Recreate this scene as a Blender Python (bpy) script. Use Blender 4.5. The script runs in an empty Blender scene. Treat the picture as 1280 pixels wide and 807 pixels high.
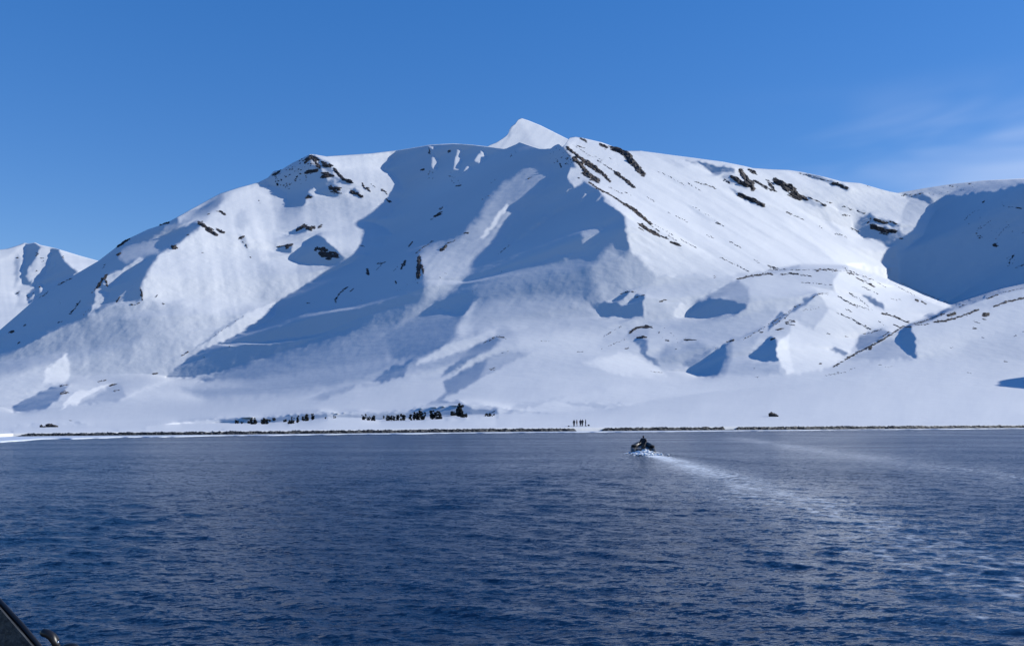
import bpy, bmesh, math, random
import numpy as np
from mathutils import Vector, Matrix, noise as mnoise

# ------------------------------------------------------------------ camera, sky, sun, exposure
scene = bpy.context.scene
col = scene.collection
EYE = 4.0            # height of the eye above the water (metres)
F = 1100.0           # focal length in photograph pixels (1280 wide)
HOR, CX = 520.0, 640.0
cam_data = bpy.data.cameras.new('camera')
cam = bpy.data.objects.new('camera', cam_data)
col.objects.link(cam)
cam.location = (0, 0, EYE)
cam.rotation_euler = (math.radians(90), 0, 0)
cam_data.sensor_width = 36.0
cam_data.lens = F / 1280.0 * 36.0
cam_data.shift_y = (HOR - 403.5) / 1280.0
cam_data.clip_start, cam_data.clip_end = 0.1, 60000.0
scene.camera = cam

SUN_EL, SUN_AZ = math.radians(23.0), math.radians(80.0)      # azimuth from +Y towards +X
SUN = np.array([math.sin(SUN_AZ) * math.cos(SUN_EL), math.cos(SUN_AZ) * math.cos(SUN_EL), math.sin(SUN_EL)])
world = bpy.data.worlds.new('World')
scene.world = world
world.use_nodes = True
wn, wl = world.node_tree.nodes, world.node_tree.links
wn.clear()
wout = wn.new('ShaderNodeOutputWorld'); wbg = wn.new('ShaderNodeBackground')
sky = wn.new('ShaderNodeTexSky'); sky.sky_type = 'NISHITA'; sky.sun_disc = False
sky.sun_elevation = SUN_EL; sky.sun_rotation = SUN_AZ
sky.altitude = 0.0; sky.air_density = 0.8; sky.dust_density = 0.05; sky.ozone_density = 3.0
hs = wn.new('ShaderNodeHueSaturation'); hs.inputs['Saturation'].default_value = 1.81; hs.inputs['Value'].default_value = 1.48; hs.inputs['Hue'].default_value = 0.519
gam = wn.new('ShaderNodeGamma'); gam.inputs['Gamma'].default_value = 0.55
wl.new(sky.outputs[0], gam.inputs['Color']); wl.new(gam.outputs[0], hs.inputs['Color'])
# thin high cloud, thicker towards the sun's side of the sky
tc = wn.new('ShaderNodeTexCoord'); mp_ = wn.new('ShaderNodeMapping'); mp_.inputs['Rotation'].default_value = (0, math.radians(-12), 0); mp_.inputs['Scale'].default_value = (1.6, 1.6, 9.0)
cn = wn.new('ShaderNodeTexNoise'); cn.inputs['Scale'].default_value = 1.7; cn.inputs['Detail'].default_value = 3; cn.inputs['Roughness'].default_value = 0.5; cn.inputs['Distortion'].default_value = 0.6
wl.new(tc.outputs['Generated'], mp_.inputs['Vector']); wl.new(mp_.outputs[0], cn.inputs['Vector'])
cr = wn.new('ShaderNodeMapRange'); cr.inputs['From Min'].default_value = 0.28; cr.inputs['From Max'].default_value = 0.70; cr.interpolation_type = 'SMOOTHSTEP'
wl.new(cn.outputs['Fac'], cr.inputs['Value'])
sp = wn.new('ShaderNodeSeparateXYZ'); wl.new(tc.outputs['Generated'], sp.inputs[0])
cx_ = wn.new('ShaderNodeMapRange'); cx_.inputs['From Min'].default_value = 0.12; cx_.inputs['From Max'].default_value = 0.5; cx_.interpolation_type = 'SMOOTHSTEP'; wl.new(sp.outputs['X'], cx_.inputs['Value'])
cz_ = wn.new('ShaderNodeMapRange'); cz_.inputs['From Min'].default_value = 0.345; cz_.inputs['From Max'].default_value = 0.26; cz_.interpolation_type = 'SMOOTHSTEP'; wl.new(sp.outputs['Z'], cz_.inputs['Value'])
m1 = wn.new('ShaderNodeMath'); m1.operation = 'MULTIPLY'; wl.new(cx_.outputs[0], m1.inputs[0]); wl.new(cz_.outputs[0], m1.inputs[1])
m2 = wn.new('ShaderNodeMath'); m2.operation = 'MULTIPLY'; wl.new(m1.outputs[0], m2.inputs[0]); wl.new(cr.outputs[0], m2.inputs[1])
m3 = wn.new('ShaderNodeMath'); m3.operation = 'MULTIPLY'; m3.inputs[1].default_value = 0.5; wl.new(m2.outputs[0], m3.inputs[0])
cm = wn.new('ShaderNodeMix'); cm.data_type = 'RGBA'; cm.inputs['B'].default_value = (3.0, 3.6, 4.9, 1)
wl.new(m3.outputs[0], cm.inputs['Factor']); wl.new(hs.outputs[0], cm.inputs['A'])
wl.new(cm.outputs['Result'], wbg.inputs['Color'])
wbg.inputs['Strength'].default_value = 0.15
wl.new(wbg.outputs[0], wout.inputs[0])

sun_data = bpy.data.lights.new('sun', 'SUN'); sun_data.energy = 4.25; sun_data.angle = math.radians(0.5)
sun_data.color = (1.0, 0.975, 0.905)
sun_ob = bpy.data.objects.new('sun', sun_data); col.objects.link(sun_ob)
sun_ob.location = (300, 0, 300)
sun_ob.rotation_euler = Vector(SUN).to_track_quat('Z', 'Y').to_euler()
vs = scene.view_settings
vs.view_transform = 'Standard'; vs.look = 'None'; vs.exposure = 0.45; vs.gamma = 1.0; vs.use_curve_mapping = False
scene.cycles.max_bounces = 5; scene.cycles.diffuse_bounces = 0

# ------------------------------------------------------------------ small helpers
def tag(o, label=None, cat=None, group=None, kind=None):
    for k, v in (('label', label), ('category', cat), ('group', group), ('kind', kind)):
        if v is not None:
            o[k] = v
    return o

def link_mesh(name, verts, faces, mat, parent=None, smooth=True):
    me = bpy.data.meshes.new(name)
    if isinstance(faces, np.ndarray):
        nf = len(faces); k = faces.shape[1]
        me.vertices.add(len(verts)); me.vertices.foreach_set('co', np.asarray(verts, dtype=np.float32).ravel())
        me.loops.add(nf * k); me.loops.foreach_set('vertex_index', faces.astype(np.int32).ravel())
        me.polygons.add(nf); me.polygons.foreach_set('loop_start', np.arange(0, nf * k, k, dtype=np.int32))
        me.polygons.foreach_set('use_smooth', np.full(nf, smooth))
        me.update(calc_edges=True)
    else:
        me.from_pydata([tuple(v) for v in verts], [], faces)
        for p in me.polygons: p.use_smooth = smooth
    me.materials.append(mat)
    o = bpy.data.objects.new(name, me); col.objects.link(o)
    if parent is not None: o.parent = parent
    return o

def empty(name, loc=(0, 0, 0), rz=0.0):
    o = bpy.data.objects.new(name, None); col.objects.link(o)
    o.location = loc; o.rotation_euler = (0, 0, rz); o.empty_display_size = 0.3
    return o

def grid_faces(nr, nc):
    i = np.arange(nr * nc).reshape(nr, nc)
    return np.stack([i[:-1, :-1], i[:-1, 1:], i[1:, 1:], i[1:, :-1]], -1).reshape(-1, 4)

def smooth01(a, b, x):
    t = np.clip((x - a) / (b - a), 0, 1)
    return t * t * (3 - 2 * t)

_rng = np.random.default_rng(7)
_perm = _rng.permutation(4096)
_val = _rng.random(4096) * 2 - 1
def vnoise(x, y):
    xi, yi = np.floor(x).astype(int), np.floor(y).astype(int)
    fx, fy = x - xi, y - yi
    fx, fy = fx * fx * fx * (fx * (fx * 6 - 15) + 10), fy * fy * fy * (fy * (fy * 6 - 15) + 10)
    h = lambda a, b: _val[_perm[(a + _perm[b & 4095]) & 4095]]
    return (h(xi, yi) * (1 - fx) + h(xi + 1, yi) * fx) * (1 - fy) + (h(xi, yi + 1) * (1 - fx) + h(xi + 1, yi + 1) * fx) * fy
def fbm(x, y, octv=4, gain=0.5):
    s, a, t = 0, 1.0, 0
    for k in range(octv):
        s = s + a * vnoise(x * 2 ** k + 17.3 * k, y * 2 ** k - 9.1 * k); t += a; a *= gain
    return s / t

# ------------------------------------------------------------------ materials
def new_mat(name):
    m = bpy.data.materials.new(name); m.use_nodes = True
    nt = m.node_tree
    return m, nt, nt.nodes, nt.links, nt.nodes['Principled BSDF']

def plain_mat(name, rgb, rough=0.6, var=0.25, scale=8.0, metallic=0.0, bump=0.0, spec=0.5):
    m, nt, n, l, b = new_mat(name)
    tx = n.new('ShaderNodeTexNoise'); tx.inputs['Scale'].default_value = scale; tx.inputs['Detail'].default_value = 6
    co = n.new('ShaderNodeTexCoord'); l.new(co.outputs['Object'], tx.inputs['Vector'])
    r = n.new('ShaderNodeValToRGB')
    r.color_ramp.elements[0].position, r.color_ramp.elements[1].position = 0.3, 0.7
    r.color_ramp.elements[0].color = tuple(c * (1 - var) for c in rgb) + (1,)
    r.color_ramp.elements[1].color = tuple(min(1, c * (1 + var)) for c in rgb) + (1,)
    l.new(tx.outputs['Fac'], r.inputs['Fac']); l.new(r.outputs['Color'], b.inputs['Base Color'])
    b.inputs['Roughness'].default_value = rough; b.inputs['Metallic'].default_value = metallic
    b.inputs['Specular IOR Level'].default_value = spec
    if bump:
        bp = n.new('ShaderNodeBump'); bp.inputs['Strength'].default_value = bump; bp.inputs['Distance'].default_value = 0.05
        l.new(tx.outputs['Fac'], bp.inputs['Height']); l.new(bp.outputs['Normal'], b.inputs['Normal'])
    return m

def snow_mat():
    m, nt, n, l, b = new_mat('snow')
    co = n.new('ShaderNodeTexCoord')
    t1 = n.new('ShaderNodeTexNoise'); t1.inputs['Scale'].default_value = 0.006; t1.inputs['Detail'].default_value = 8
    l.new(co.outputs['Object'], t1.inputs['Vector'])
    r = n.new('ShaderNodeValToRGB')
    r.color_ramp.elements[0].position, r.color_ramp.elements[1].position = 0.3, 0.7
    r.color_ramp.elements[0].color = (0.59, 0.61, 0.64, 1); r.color_ramp.elements[1].color = (0.65, 0.665, 0.685, 1)
    l.new(t1.outputs['Fac'], r.inputs['Fac'])
    # bare rock where the ground carries it ('rock' on the mesh), broken up by the snow lying on its ledges
    ra = n.new('ShaderNodeAttribute'); ra.attribute_name = 'rock'
    mr = n.new('ShaderNodeMapping'); mr.inputs['Scale'].default_value = (0.16, 0.16, 0.42); l.new(co.outputs['Object'], mr.inputs['Vector'])
    tr = n.new('ShaderNodeTexNoise'); tr.inputs['Scale'].default_value = 1.0; tr.inputs['Detail'].default_value = 5; tr.inputs['Roughness'].default_value = 0.65; l.new(mr.outputs[0], tr.inputs['Vector'])
    m1_ = n.new('ShaderNodeMath'); m1_.operation = 'MULTIPLY_ADD'; m1_.inputs[1].default_value = 1.5; m1_.inputs[2].default_value = -0.75; l.new(tr.outputs['Fac'], m1_.inputs[0])
    m2_ = n.new('ShaderNodeMath'); m2_.operation = 'ADD'; l.new(m1_.outputs[0], m2_.inputs[0]); l.new(ra.outputs['Fac'], m2_.inputs[1])
    m3_ = n.new('ShaderNodeMapRange'); m3_.inputs['From Min'].default_value = 0.46; m3_.inputs['From Max'].default_value = 0.56; m3_.interpolation_type = 'SMOOTHSTEP'; l.new(m2_.outputs[0], m3_.inputs['Value'])
    m4_ = n.new('ShaderNodeMath'); m4_.operation = 'MULTIPLY'; l.new(m3_.outputs[0], m4_.inputs[0])
    gt = n.new('ShaderNodeMath'); gt.operation = 'GREATER_THAN'; gt.inputs[1].default_value = 0.03; l.new(ra.outputs['Fac'], gt.inputs[0]); l.new(gt.outputs[0], m4_.inputs[1])
    t3 = n.new('ShaderNodeTexNoise'); t3.inputs['Scale'].default_value = 0.25; t3.inputs['Detail'].default_value = 5; l.new(co.outputs['Object'], t3.inputs['Vector'])
    rk = n.new('ShaderNodeValToRGB'); rk.color_ramp.elements[0].position, rk.color_ramp.elements[1].position = 0.35, 0.65
    rk.color_ramp.elements[0].color = (0.020, 0.018, 0.020, 1); rk.color_ramp.elements[1].color = (0.085, 0.068, 0.058, 1); l.new(t3.outputs['Fac'], rk.inputs['Fac'])
    cmx = n.new('ShaderNodeMix'); cmx.data_type = 'RGBA'; l.new(m4_.outputs[0], cmx.inputs['Factor']); l.new(r.outputs['Color'], cmx.inputs['A']); l.new(rk.outputs['Color'], cmx.inputs['B'])
    l.new(cmx.outputs['Result'], b.inputs['Base Color'])
    b.inputs['Roughness'].default_value = 0.75
    b.inputs['Specular IOR Level'].default_value = 0.25
    # wind crust: ripples of a few metres, stretched across the wind
    mp = n.new('ShaderNodeMapping'); mp.inputs['Scale'].default_value = (0.10, 0.17, 0.15)
    mp.inputs['Rotation'].default_value = (0, 0, 0.5)
    l.new(co.outputs['Object'], mp.inputs['Vector'])
    t2 = n.new('ShaderNodeTexNoise'); t2.inputs['Scale'].default_value = 1.0; t2.inputs['Detail'].default_value = 7; t2.inputs['Roughness'].default_value = 0.6
    l.new(mp.outputs[0], t2.inputs['Vector'])
    bp = n.new('ShaderNodeBump'); bp.inputs['Strength'].default_value = 1.0; bp.inputs['Distance'].default_value = 0.27
    l.new(t2.outputs['Fac'], bp.inputs['Height']); l.new(bp.outputs['Normal'], b.inputs['Normal'])
    return m
SNOW = snow_mat()
ROCK = plain_mat('rock', (0.034, 0.030, 0.032), 0.85, 0.5, 0.15, bump=0.6)
ROCK_WARM = plain_mat('rock_warm', (0.085, 0.066, 0.055), 0.85, 0.5, 0.12, bump=0.6)

# ------------------------------------------------------------------ terrain: relief solved from slope targets
# The relief of each snow sheet is a depth field. Every area below gives how squarely that piece of slope
# faces the sun (cosine of incidence); a least-squares solve finds the one relief that has those slopes.
CROP = 1268.0 / 220.0
def crop(o, pts):
    return [(o[0] + x / CROP, o[1] + y / CROP) for x, y in pts]
kA, kB, kC, kD, kE, kF = (0, 290), (0, 410), (200, 180), (200, 310), (380, 170), (400, 300)
kG, kH, kI, kJ, kK, kL = (200, 400), (400, 400), (580, 140), (580, 270), (600, 400), (780, 170)
kM, kN, kO, kP, kQ, kR = (780, 320), (800, 400), (960, 200), (960, 330), (1060, 210), (1060, 350)
k0 = None
def P(o, pts):
    return pts if o is None else crop(o, pts)

def paint(T, X, Y, poly, val, soft):
    """blend val into T inside poly, over a border `soft` pixels wide"""
    p = np.asarray(poly, float); m = soft + 7
    r = np.where((Y[:, 0] > p[:, 1].min() - m) & (Y[:, 0] < p[:, 1].max() + m))[0]
    c = np.where((X[0] > p[:, 0].min() - m) & (X[0] < p[:, 0].max() + m))[0]
    if len(r) == 0 or len(c) == 0: return
    sl = (slice(r[0], r[-1] + 1), slice(c[0], c[-1] + 1))
    x, y = X[sl], Y[sl]
    d2 = np.full(x.shape, 1e12); ins = np.zeros(x.shape, bool)
    for (ax, ay), (bx, by) in zip(p, np.roll(p, -1, 0)):
        ex, ey = bx - ax, by - ay
        t = np.clip(((x - ax) * ex + (y - ay) * ey) / (ex * ex + ey * ey + 1e-9), 0, 1)
        d2 = np.minimum(d2, (x - ax - t * ex) ** 2 + (y - ay - t * ey) ** 2)
        with np.errstate(divide='ignore', invalid='ignore'):
            ins ^= ((ay > y) != (by > y)) & (x < (bx - ax) * (y - ay) / (by - ay + 1e-12) + ax)
    sd = np.sqrt(d2) * np.where(ins, 1, -1)
    a = smooth01(-soft, soft, sd) if soft > 0.01 else ins.astype(float)
    T[sl] = T[sl] * (1 - a) + val * a

def blur2(A, n):
    for k in range(n):
        P_ = np.pad(A, 1, mode='edge')
        A = (P_[:-2] + 2 * P_[1:-1] + P_[2:])[:, 1:-1] * 0.25
        P_ = np.pad(A, 1, mode='edge')
        A = (P_[:, :-2] + 2 * P_[:, 1:-1] + P_[:, 2:])[1:-1] * 0.25
    return A

def solve_relief(px, py, L0fun, areas, base, levels=(8, 4, 2, 1.25), sig_t=0.042, sig_u=0.8, sig_w=0.45, sig_c=1400.0, fix_bottom=True, wfun=None, pin=None):
    D = None; prev = None
    for g in levels:
        xs = np.arange(px[0], px[1] + g, g, dtype=float); ys = np.arange(py[0], py[1] + g, g, dtype=float)
        X, Y = np.meshgrid(xs, ys)
        L0 = L0fun(X, Y)
        if D is None: D = np.zeros_like(X)
        else: D = resample(D, prev, X, Y)
        prev = (xs[0], ys[0], g)
        Xc, Yc = np.meshgrid(xs[:-1] + g / 2, ys[:-1] + g / 2)
        # natural wander of the edges
        Xw = Xc + 1.6 * fbm(Xc / 14, Yc / 14, 2) + 1.5 * vnoise(Xc / 4.5 + 50, Yc / 4.5)
        Yw = Yc + 1.6 * fbm(Xc / 14 + 90, Yc / 14, 2) + 1.5 * vnoise(Xc / 4.5, Yc / 4.5 + 70)
        T = np.full(Xc.shape, base, float)
        for a in areas:
            paint(T, Xw, Yw, P(a[0], a[1]), a[2], max(a[3], g * 0.5))
        T = np.where(T > 0, T * 0.76, T)
        k = smooth01(0.0, 0.25, T)
        # flutes and runnels down the fall line, and a little unevenness
        def flute(dx, dy, a, b, o): return fbm((Xc * dy - Yc * dx) / a + o, (Xc * dx + Yc * dy) / b, 2)
        mid, rgt = smooth01(470, 520, Xc) * smooth01(790, 740, Xc), smooth01(760, 800, Xc)
        fl = (1 - mid - rgt) * (flute(.16, .98, 4.0, 55, 3) + flute(.25, .97, 11, 90, 9)) + mid * smooth01(400, 360, Yc) * (flute(-.62, .78, 4.5, 60, 5) + flute(-.6, .8, 12, 90, 1)) + rgt * smooth01(355, 332, Yc) * (flute(.86, .5, 3.6, 60, 7) + flute(.84, .54, 10, 90, 2))
        T = T + k * (0.022 * fbm(Xc / 30 + Yc / 60, Yc / 22, 3) + 0.012 * fbm((Xc + Yc * 0.4) / 3.2, Yc / 8 + 10, 2) + 0.05 * fl * smooth01(480, 440, Yc))
        u, w = (Xc - CX) / F, (HOR - Yc) / F
        dd = g / F
        def gr(A):
            gu = (A[:-1, 1:] - A[:-1, :-1] + A[1:, 1:] - A[1:, :-1]) / (2 * dd)
            gw = (A[:-1, :-1] - A[1:, :-1] + A[:-1, 1:] - A[1:, 1:]) / (2 * dd)
            return gu, gw
        def grT(gu, gw):
            R = np.zeros_like(D); a = gu / (2 * dd); b = gw / (2 * dd)
            R[:-1, 1:] += a + b; R[:-1, :-1] += -a + b; R[1:, 1:] += a - b; R[1:, :-1] += -a - b
            return R
        def lap(A):
            return (A[:-2, 1:-1] + A[2:, 1:-1] + A[1:-1, :-2] + A[1:-1, 2:] - 4 * A[1:-1, 1:-1]) / dd ** 2
        def lapT(B):
            R = np.zeros_like(D); b = B / dd ** 2
            R[:-2, 1:-1] += b; R[2:, 1:-1] += b; R[1:-1, :-2] += b; R[1:-1, 2:] += b; R[1:-1, 1:-1] -= 4 * b
            return R
        L0u, L0w = gr(L0)
        sw = np.clip(L0w, 1.5, 22.0)
        wu, ww = 1 / (sig_u * sw / 3.2 * 2) ** 2, 1 / (sig_w * sw) ** 2
        wc = 1 / (sig_c * (8.0 / g) ** 0.5 * sw[1:, 1:] / 3.2) ** 2
        WT = np.ones(Xc.shape) if wfun is None else wfun(Xc, Yc)
        anchor = np.zeros_like(D)
        if pin is not None: anchor[Y > pin(X)] = 1e6
        elif fix_bottom: anchor[-3:, :] = 1e5
        else: anchor[-1, :] = 1.0
        st = WT / sig_t ** 2
        ulim = 0.8 * np.clip(sw, 3.2, 22.0)
        def state(D):
            Du, Dw = gr(D)
            Lu, Lw = L0u + Du, L0w + Dw
            nx, ny, nz = Lu, -(1 + u * Lu + w * Lw), Lw
            nn = np.sqrt(nx ** 2 + ny ** 2 + nz ** 2)
            c = (nx * SUN[0] + ny * SUN[1] + nz * SUN[2]) / nn
            wl = np.where(Lw < 1.3, 1 / 0.05 ** 2, 0.0)
            eu = Lu - np.clip(Lu, -ulim, ulim); wk = np.where(eu != 0, 1 / 0.12 ** 2, 0.0)
            cost = (st * (c - T) ** 2 + wu * Du ** 2 + ww * Dw ** 2 + wl * (Lw - 1.3) ** 2 + wk * eu ** 2).sum() + (wc * lap(D) ** 2).sum() + (anchor * D * D).sum()
            return Du, Dw, Lw, nx, ny, nz, nn, c, wl, eu, wk, cost
        mu = 0.0
        S0 = state(D)
        for outer in range(9 if g >= 2 else 4):
            Du, Dw, Lw, nx, ny, nz, nn, c, wl_, eu, wk, cost = S0
            gx, gy, gz = (SUN[0] - c * nx / nn) / nn, (SUN[1] - c * ny / nn) / nn, (SUN[2] - c * nz / nn) / nn
            A, B = gx - gy * u, gz - gy * w
            r = c - T
            rhs = -(grT(st * A * r + wu * Du + wk * eu, st * B * r + ww * Dw + wl_ * (Lw - 1.3)) + lapT(wc * lap(D)) + anchor * D)
            def op(v):
                a, b = gr(v)
                s = st * (A * a + B * b)
                return grT(A * s + (wu + wk) * a, B * s + (ww + wl_) * b) + lapT(wc * lap(v)) + anchor * v
            dg = np.zeros_like(D); q = (st * (np.abs(A) + np.abs(B)) ** 2 + wu + ww + wl_ + wk) / (2 * dd) ** 2
            dg[:-1, :-1] += q; dg[1:, 1:] += q; dg[1:, :-1] += q; dg[:-1, 1:] += q
            dg[1:-1, 1:-1] += 20 * wc / dd ** 4; dg += anchor
            x = np.zeros_like(D); res = rhs.copy(); z = res / dg; p = z.copy(); rz = (res * z).sum()
            for it in range(90 if g >= 2 else 60):
                q = op(p); al = rz / max((p * q).sum(), 1e-30)
                x += al * p; res -= al * q; z = res / dg; rn = (res * z).sum()
                p = z + rn / max(rz, 1e-30) * p; rz = rn
            step = 1.0
            for ls in range(6):
                S1 = state(D + step * x)
                if S1[-1] < cost: break
                step *= 0.5
            else:
                break
            D = D + step * x; S0 = S1
        # iron out the few cells that would stand steeper than snow can
        for rep in range(60 if g == levels[-1] else 12):
            Lw = S0[2]; bad = (Lw < 0.75).astype(float)
            if bad.sum() == 0: break
            m = np.zeros_like(D); m[:-1, :-1] += bad; m[1:, 1:] += bad; m[1:, :-1] += bad; m[:-1, 1:] += bad
            m = np.clip(blur2(np.clip(m, 0, 1), 3) * 2.5, 0, 1)
            D = D * (1 - m) + blur2(D, 3) * m
            S0 = state(D)
    return D, prev

def resample(A, grid, X, Y):
    """smooth (cubic) lookup of a regular field at pixel positions"""
    x = np.clip((X - grid[0]) / grid[2], 0, A.shape[1] - 1.001); y = np.clip((Y - grid[1]) / grid[2], 0, A.shape[0] - 1.001)
    xi, yi = np.floor(x).astype(int), np.floor(y).astype(int); fx, fy = x - xi, y - yi
    def wts(t): return (-.5 * t + t * t - .5 * t ** 3, 1 - 2.5 * t * t + 1.5 * t ** 3, .5 * t + 2 * t * t - 1.5 * t ** 3, -.5 * t * t + .5 * t ** 3)
    wx, wy = wts(fx), wts(fy); out = 0
    for j in range(4):
        rj = np.clip(yi + j - 1, 0, A.shape[0] - 1); row = 0
        for i in range(4):
            row = row + wx[i] * A[rj, np.clip(xi + i - 1, 0, A.shape[1] - 1)]
        out = out + wy[j] * row
    return out

def pt(px, py, Ydist):
    """world point seen at a photograph position, at a given distance along +Y"""
    return Vector(((px - CX) / F * Ydist, Ydist, EYE + (HOR - py) / F * Ydist))
# ------------------------------------------------------------------ main mountain and the snow plain in front of it
S = -0.09
SHORE_X = np.array([-400, -160, 0, 15, 120, 300, 641, 900, 1280, 1440, 1700.])
SHORE_W = np.array([551, 549, 547, 546, 545, 543.5, 540, 538, 535, 534, 532.5])      # waterline
SHORE_T = np.array([546.5, 544.5, 542.3, 541.5, 540.5, 538.8, 535.3, 533.3, 531.3, 530.3, 529])  # top of the ledge
def shore_dist(px): return EYE * F / (np.interp(px, SHORE_X, SHORE_W) - HOR)

SKY_MAIN = [(-400, 560), (-160, 505), (-60, 446), (0, 412), (21, 394), (52, 367), (99, 340), (123, 326), (149, 306), (152, 303), (163, 297), (184, 287), (199, 282), (213, 276), (240, 261),
            (262, 249), (275, 242), (300, 234), (323, 228), (335, 222), (342, 214), (352, 212), (365, 204), (373, 200), (387, 193), (392, 193), (407, 195.5), (462, 192), (497, 188), (518, 184.5),
            (538, 181), (567, 179.5), (590, 181), (612, 183.5), (632, 186), (645, 180.5), (650, 177.5), (657, 180), (674, 185.5), (688, 186), (693, 182), (699, 179.5), (703, 184), (707, 180), (712, 172), (718, 171),
            (726, 172), (737, 174.5), (752, 178), (763, 182), (773, 185), (781, 188.5), (800, 188.5), (826, 192), (864, 197), (902, 202), (930, 207.5), (940, 210), (960, 211.5), (985, 212.5), (1002, 215), (1030, 221),
            (1052, 227), (1075, 229), (1099, 236), (1112, 239.5), (1122, 241.3), (1154, 235.5), (1190, 230), (1230, 225.5), (1280, 223), (1440, 219), (1700, 225)]
SKY_MAIN = np.array(SKY_MAIN, float)

# low snow berm behind the beach (left half); the bank with the shrubs stands behind its hollow
BERM = np.array([(-400, 538), (-160, 537), (0, 535.5), (60, 534), (120, 533), (200, 532), (270, 531.3), (330, 531), (380, 527.5), (410, 524), (450, 525), (475, 527), (500, 525.8), (560, 522), (600, 520.5), (640, 519), (690, 517), (760, 512), (820, 500), (900, 490), (1000, 484), (1280, 484), (1700, 484)], float)
# crest lines of the front hills (x, y, jump): ground beyond them lies a good way further back
CRESTS = [[(840, 398, 0), (880, 372, .03), (920, 350, .06), (1000, 334, .12), (1060, 336, .17), (1092, 348, .20), (1123, 358, .22), (1158, 374, .25), (1189, 385, .28), (1190, 385, .42), (1224, 374, .42), (1251, 365, .42), (1280, 359, .42), (1360, 335, .42), (1460, 320, .42), (1800, 300, .42)],
          [(1030, 466, 0), (1060, 448, .02), (1085, 434, .04), (1105, 424, .06), (1128, 413, .08), (1140, 407, .09), (1165, 400, .115), (1189, 386, .14), (1190, 386, 0), (1800, 386, 0)],
          [(925, 425, 0), (968, 404, .03), (985, 390, .05), (1005, 372, .05), (1022, 366, .05), (1040, 367, .04), (1100, 390, 0)]]
LX, LY = np.arange(-420, 1721, 2.0), np.arange(130, 580.1, 0.5)
def blur_x(v, sig=14):
    k = np.exp(-0.5 * (np.arange(-40, 41) / sig) ** 2); k /= k.sum()
    return np.convolve(np.pad(v, 40, mode='edge'), k, mode='valid')
def lw_table():
    X, Y = np.meshgrid(LX, LY)
    sh = np.interp(X, SHORE_X, SHORE_T); foot = np.interp(X, BERM[:, 0], BERM[:, 1])
    Ys = shore_dist(X)
    berm_far = np.interp(X, [-200, 200, 500, 690, 760, 900, 1280], [195, 225, 300, 370, 450, 680, 800])
    plain = np.log(berm_far / Ys) / np.maximum(sh - foot, 1) * F                     # beach or plain
    up = foot - Y
    bank = np.interp(X, [180, 270, 400, 420, 450, 600, 640, 700], [0, 9, 12, 8, 12, 16, 8, 0])
    a = np.interp(X, [-200, 300, 420, 600, 760, 900, 1280], [28, 28, 20, 14, 12, 9, 9]); ln = np.interp(X, [0, 300, 420, 700, 900, 1280], [12, 13, 24, 40, 26, 26])
    slope = 3.2 + a * np.exp(-np.clip(up - bank, 0, None) / ln)
    slope = np.where(up < bank, 2.6, slope)
    k = smooth01(-0.75, 0.75, up)
    Lw = plain * (1 - k) + slope * k
    hollow = np.interp(X, [0, 260, 600, 680], [0.02, .10, .10, 0.02])
    Lw = Lw + hollow * F * np.exp(-((up - 1.0) / 1.0) ** 2) / 1.77
    extra = hollow * F * np.exp(-((up - 1.0) / 1.5) ** 2) / 1.77
    for line in CRESTS:
        q = np.array(line, float); yl = np.interp(X, q[:, 0], q[:, 1]); j = 0.6 * blur_x(np.interp(LX, q[:, 0], q[:, 2]))[None] + 0 * X
        e = j * F * np.exp(-((yl - Y - 2.0) / 2.2) ** 2) / (2.2 * 1.7725)
        Lw = Lw + e; extra = extra + e
    sk = np.interp(X, SKY_MAIN[:, 0], SKY_MAIN[:, 1])
    Lw = Lw + 7.0 * np.exp(-np.abs(Y - sk) / 5.0)
    # integrate upwards from the shore
    seg = Lw * 0.5 / F
    cum = np.cumsum(seg[::-1], 0)[::-1]
    jf = np.clip((sh[0] - LY[0]) / 0.5, 0, len(LY) - 2); j0 = jf.astype(int); jf = jf - j0; ii = np.arange(len(LX))
    L = np.log(Ys[0])[None] + cum - (cum[j0, ii] * (1 - jf) + cum[j0 + 1, ii] * jf)[None]
    yref = np.interp(LX, [-400, -200, 200, 500, 800, 1280, 1700], [600, 620, 700, 980, 1280, 1640, 1700])
    jr = int((290 - LY[0]) / 0.5)
    clean = L[jr] - np.log(blur_x(yref, 20))
    for line in CRESTS:
        q = np.array(line, float)
        clean = clean - 0.6 * blur_x(np.interp(LX, q[:, 0], q[:, 2]))
    L = L - clean[None] * smooth01(0, 1, (sh - Y) / (sh - 380))
    return L, 1.0 / (1 + (extra / 2.5) ** 2) * np.clip(14.0 / np.maximum(Lw - extra, 1), 0.03, 1) ** 2
L_TAB, W_TAB = lw_table()
def table(T, X, Y):
    x = np.clip((X - LX[0]) / 2.0, 0, len(LX) - 1.001); y = np.clip((Y - LY[0]) / 0.5, 0, len(LY) - 1.001)
    i, j = x.astype(int), y.astype(int); fx, fy = x - i, y - j
    return (T[j, i] * (1 - fx) + T[j, i + 1] * fx) * (1 - fy) + (T[j + 1, i] * (1 - fx) + T[j + 1, i + 1] * fx) * fy
def L0_main(X, Y): return table(L_TAB, X, Y)
def W_main(X, Y):
    W = table(W_TAB, X, Y)
    k = np.ones_like(X)
    paint(k, X, Y, [(350, 372), (352, 400), (335, 412), (300, 425), (185, 462), (185, 480), (300, 468), (400, 436), (455, 415), (440, 380), (420, 345)], 0.7, 6)   # lies in shade cast from higher up
    paint(k, X, Y, [(200, 545), (200, 524), (280, 514), (420, 508), (500, 506), (640, 496), (640, 545)], 0.65, 3)
    return W * k * (0.08 + 0.92 * smooth01(-60, -10, X) * smooth01(1350, 1295, X))

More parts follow.
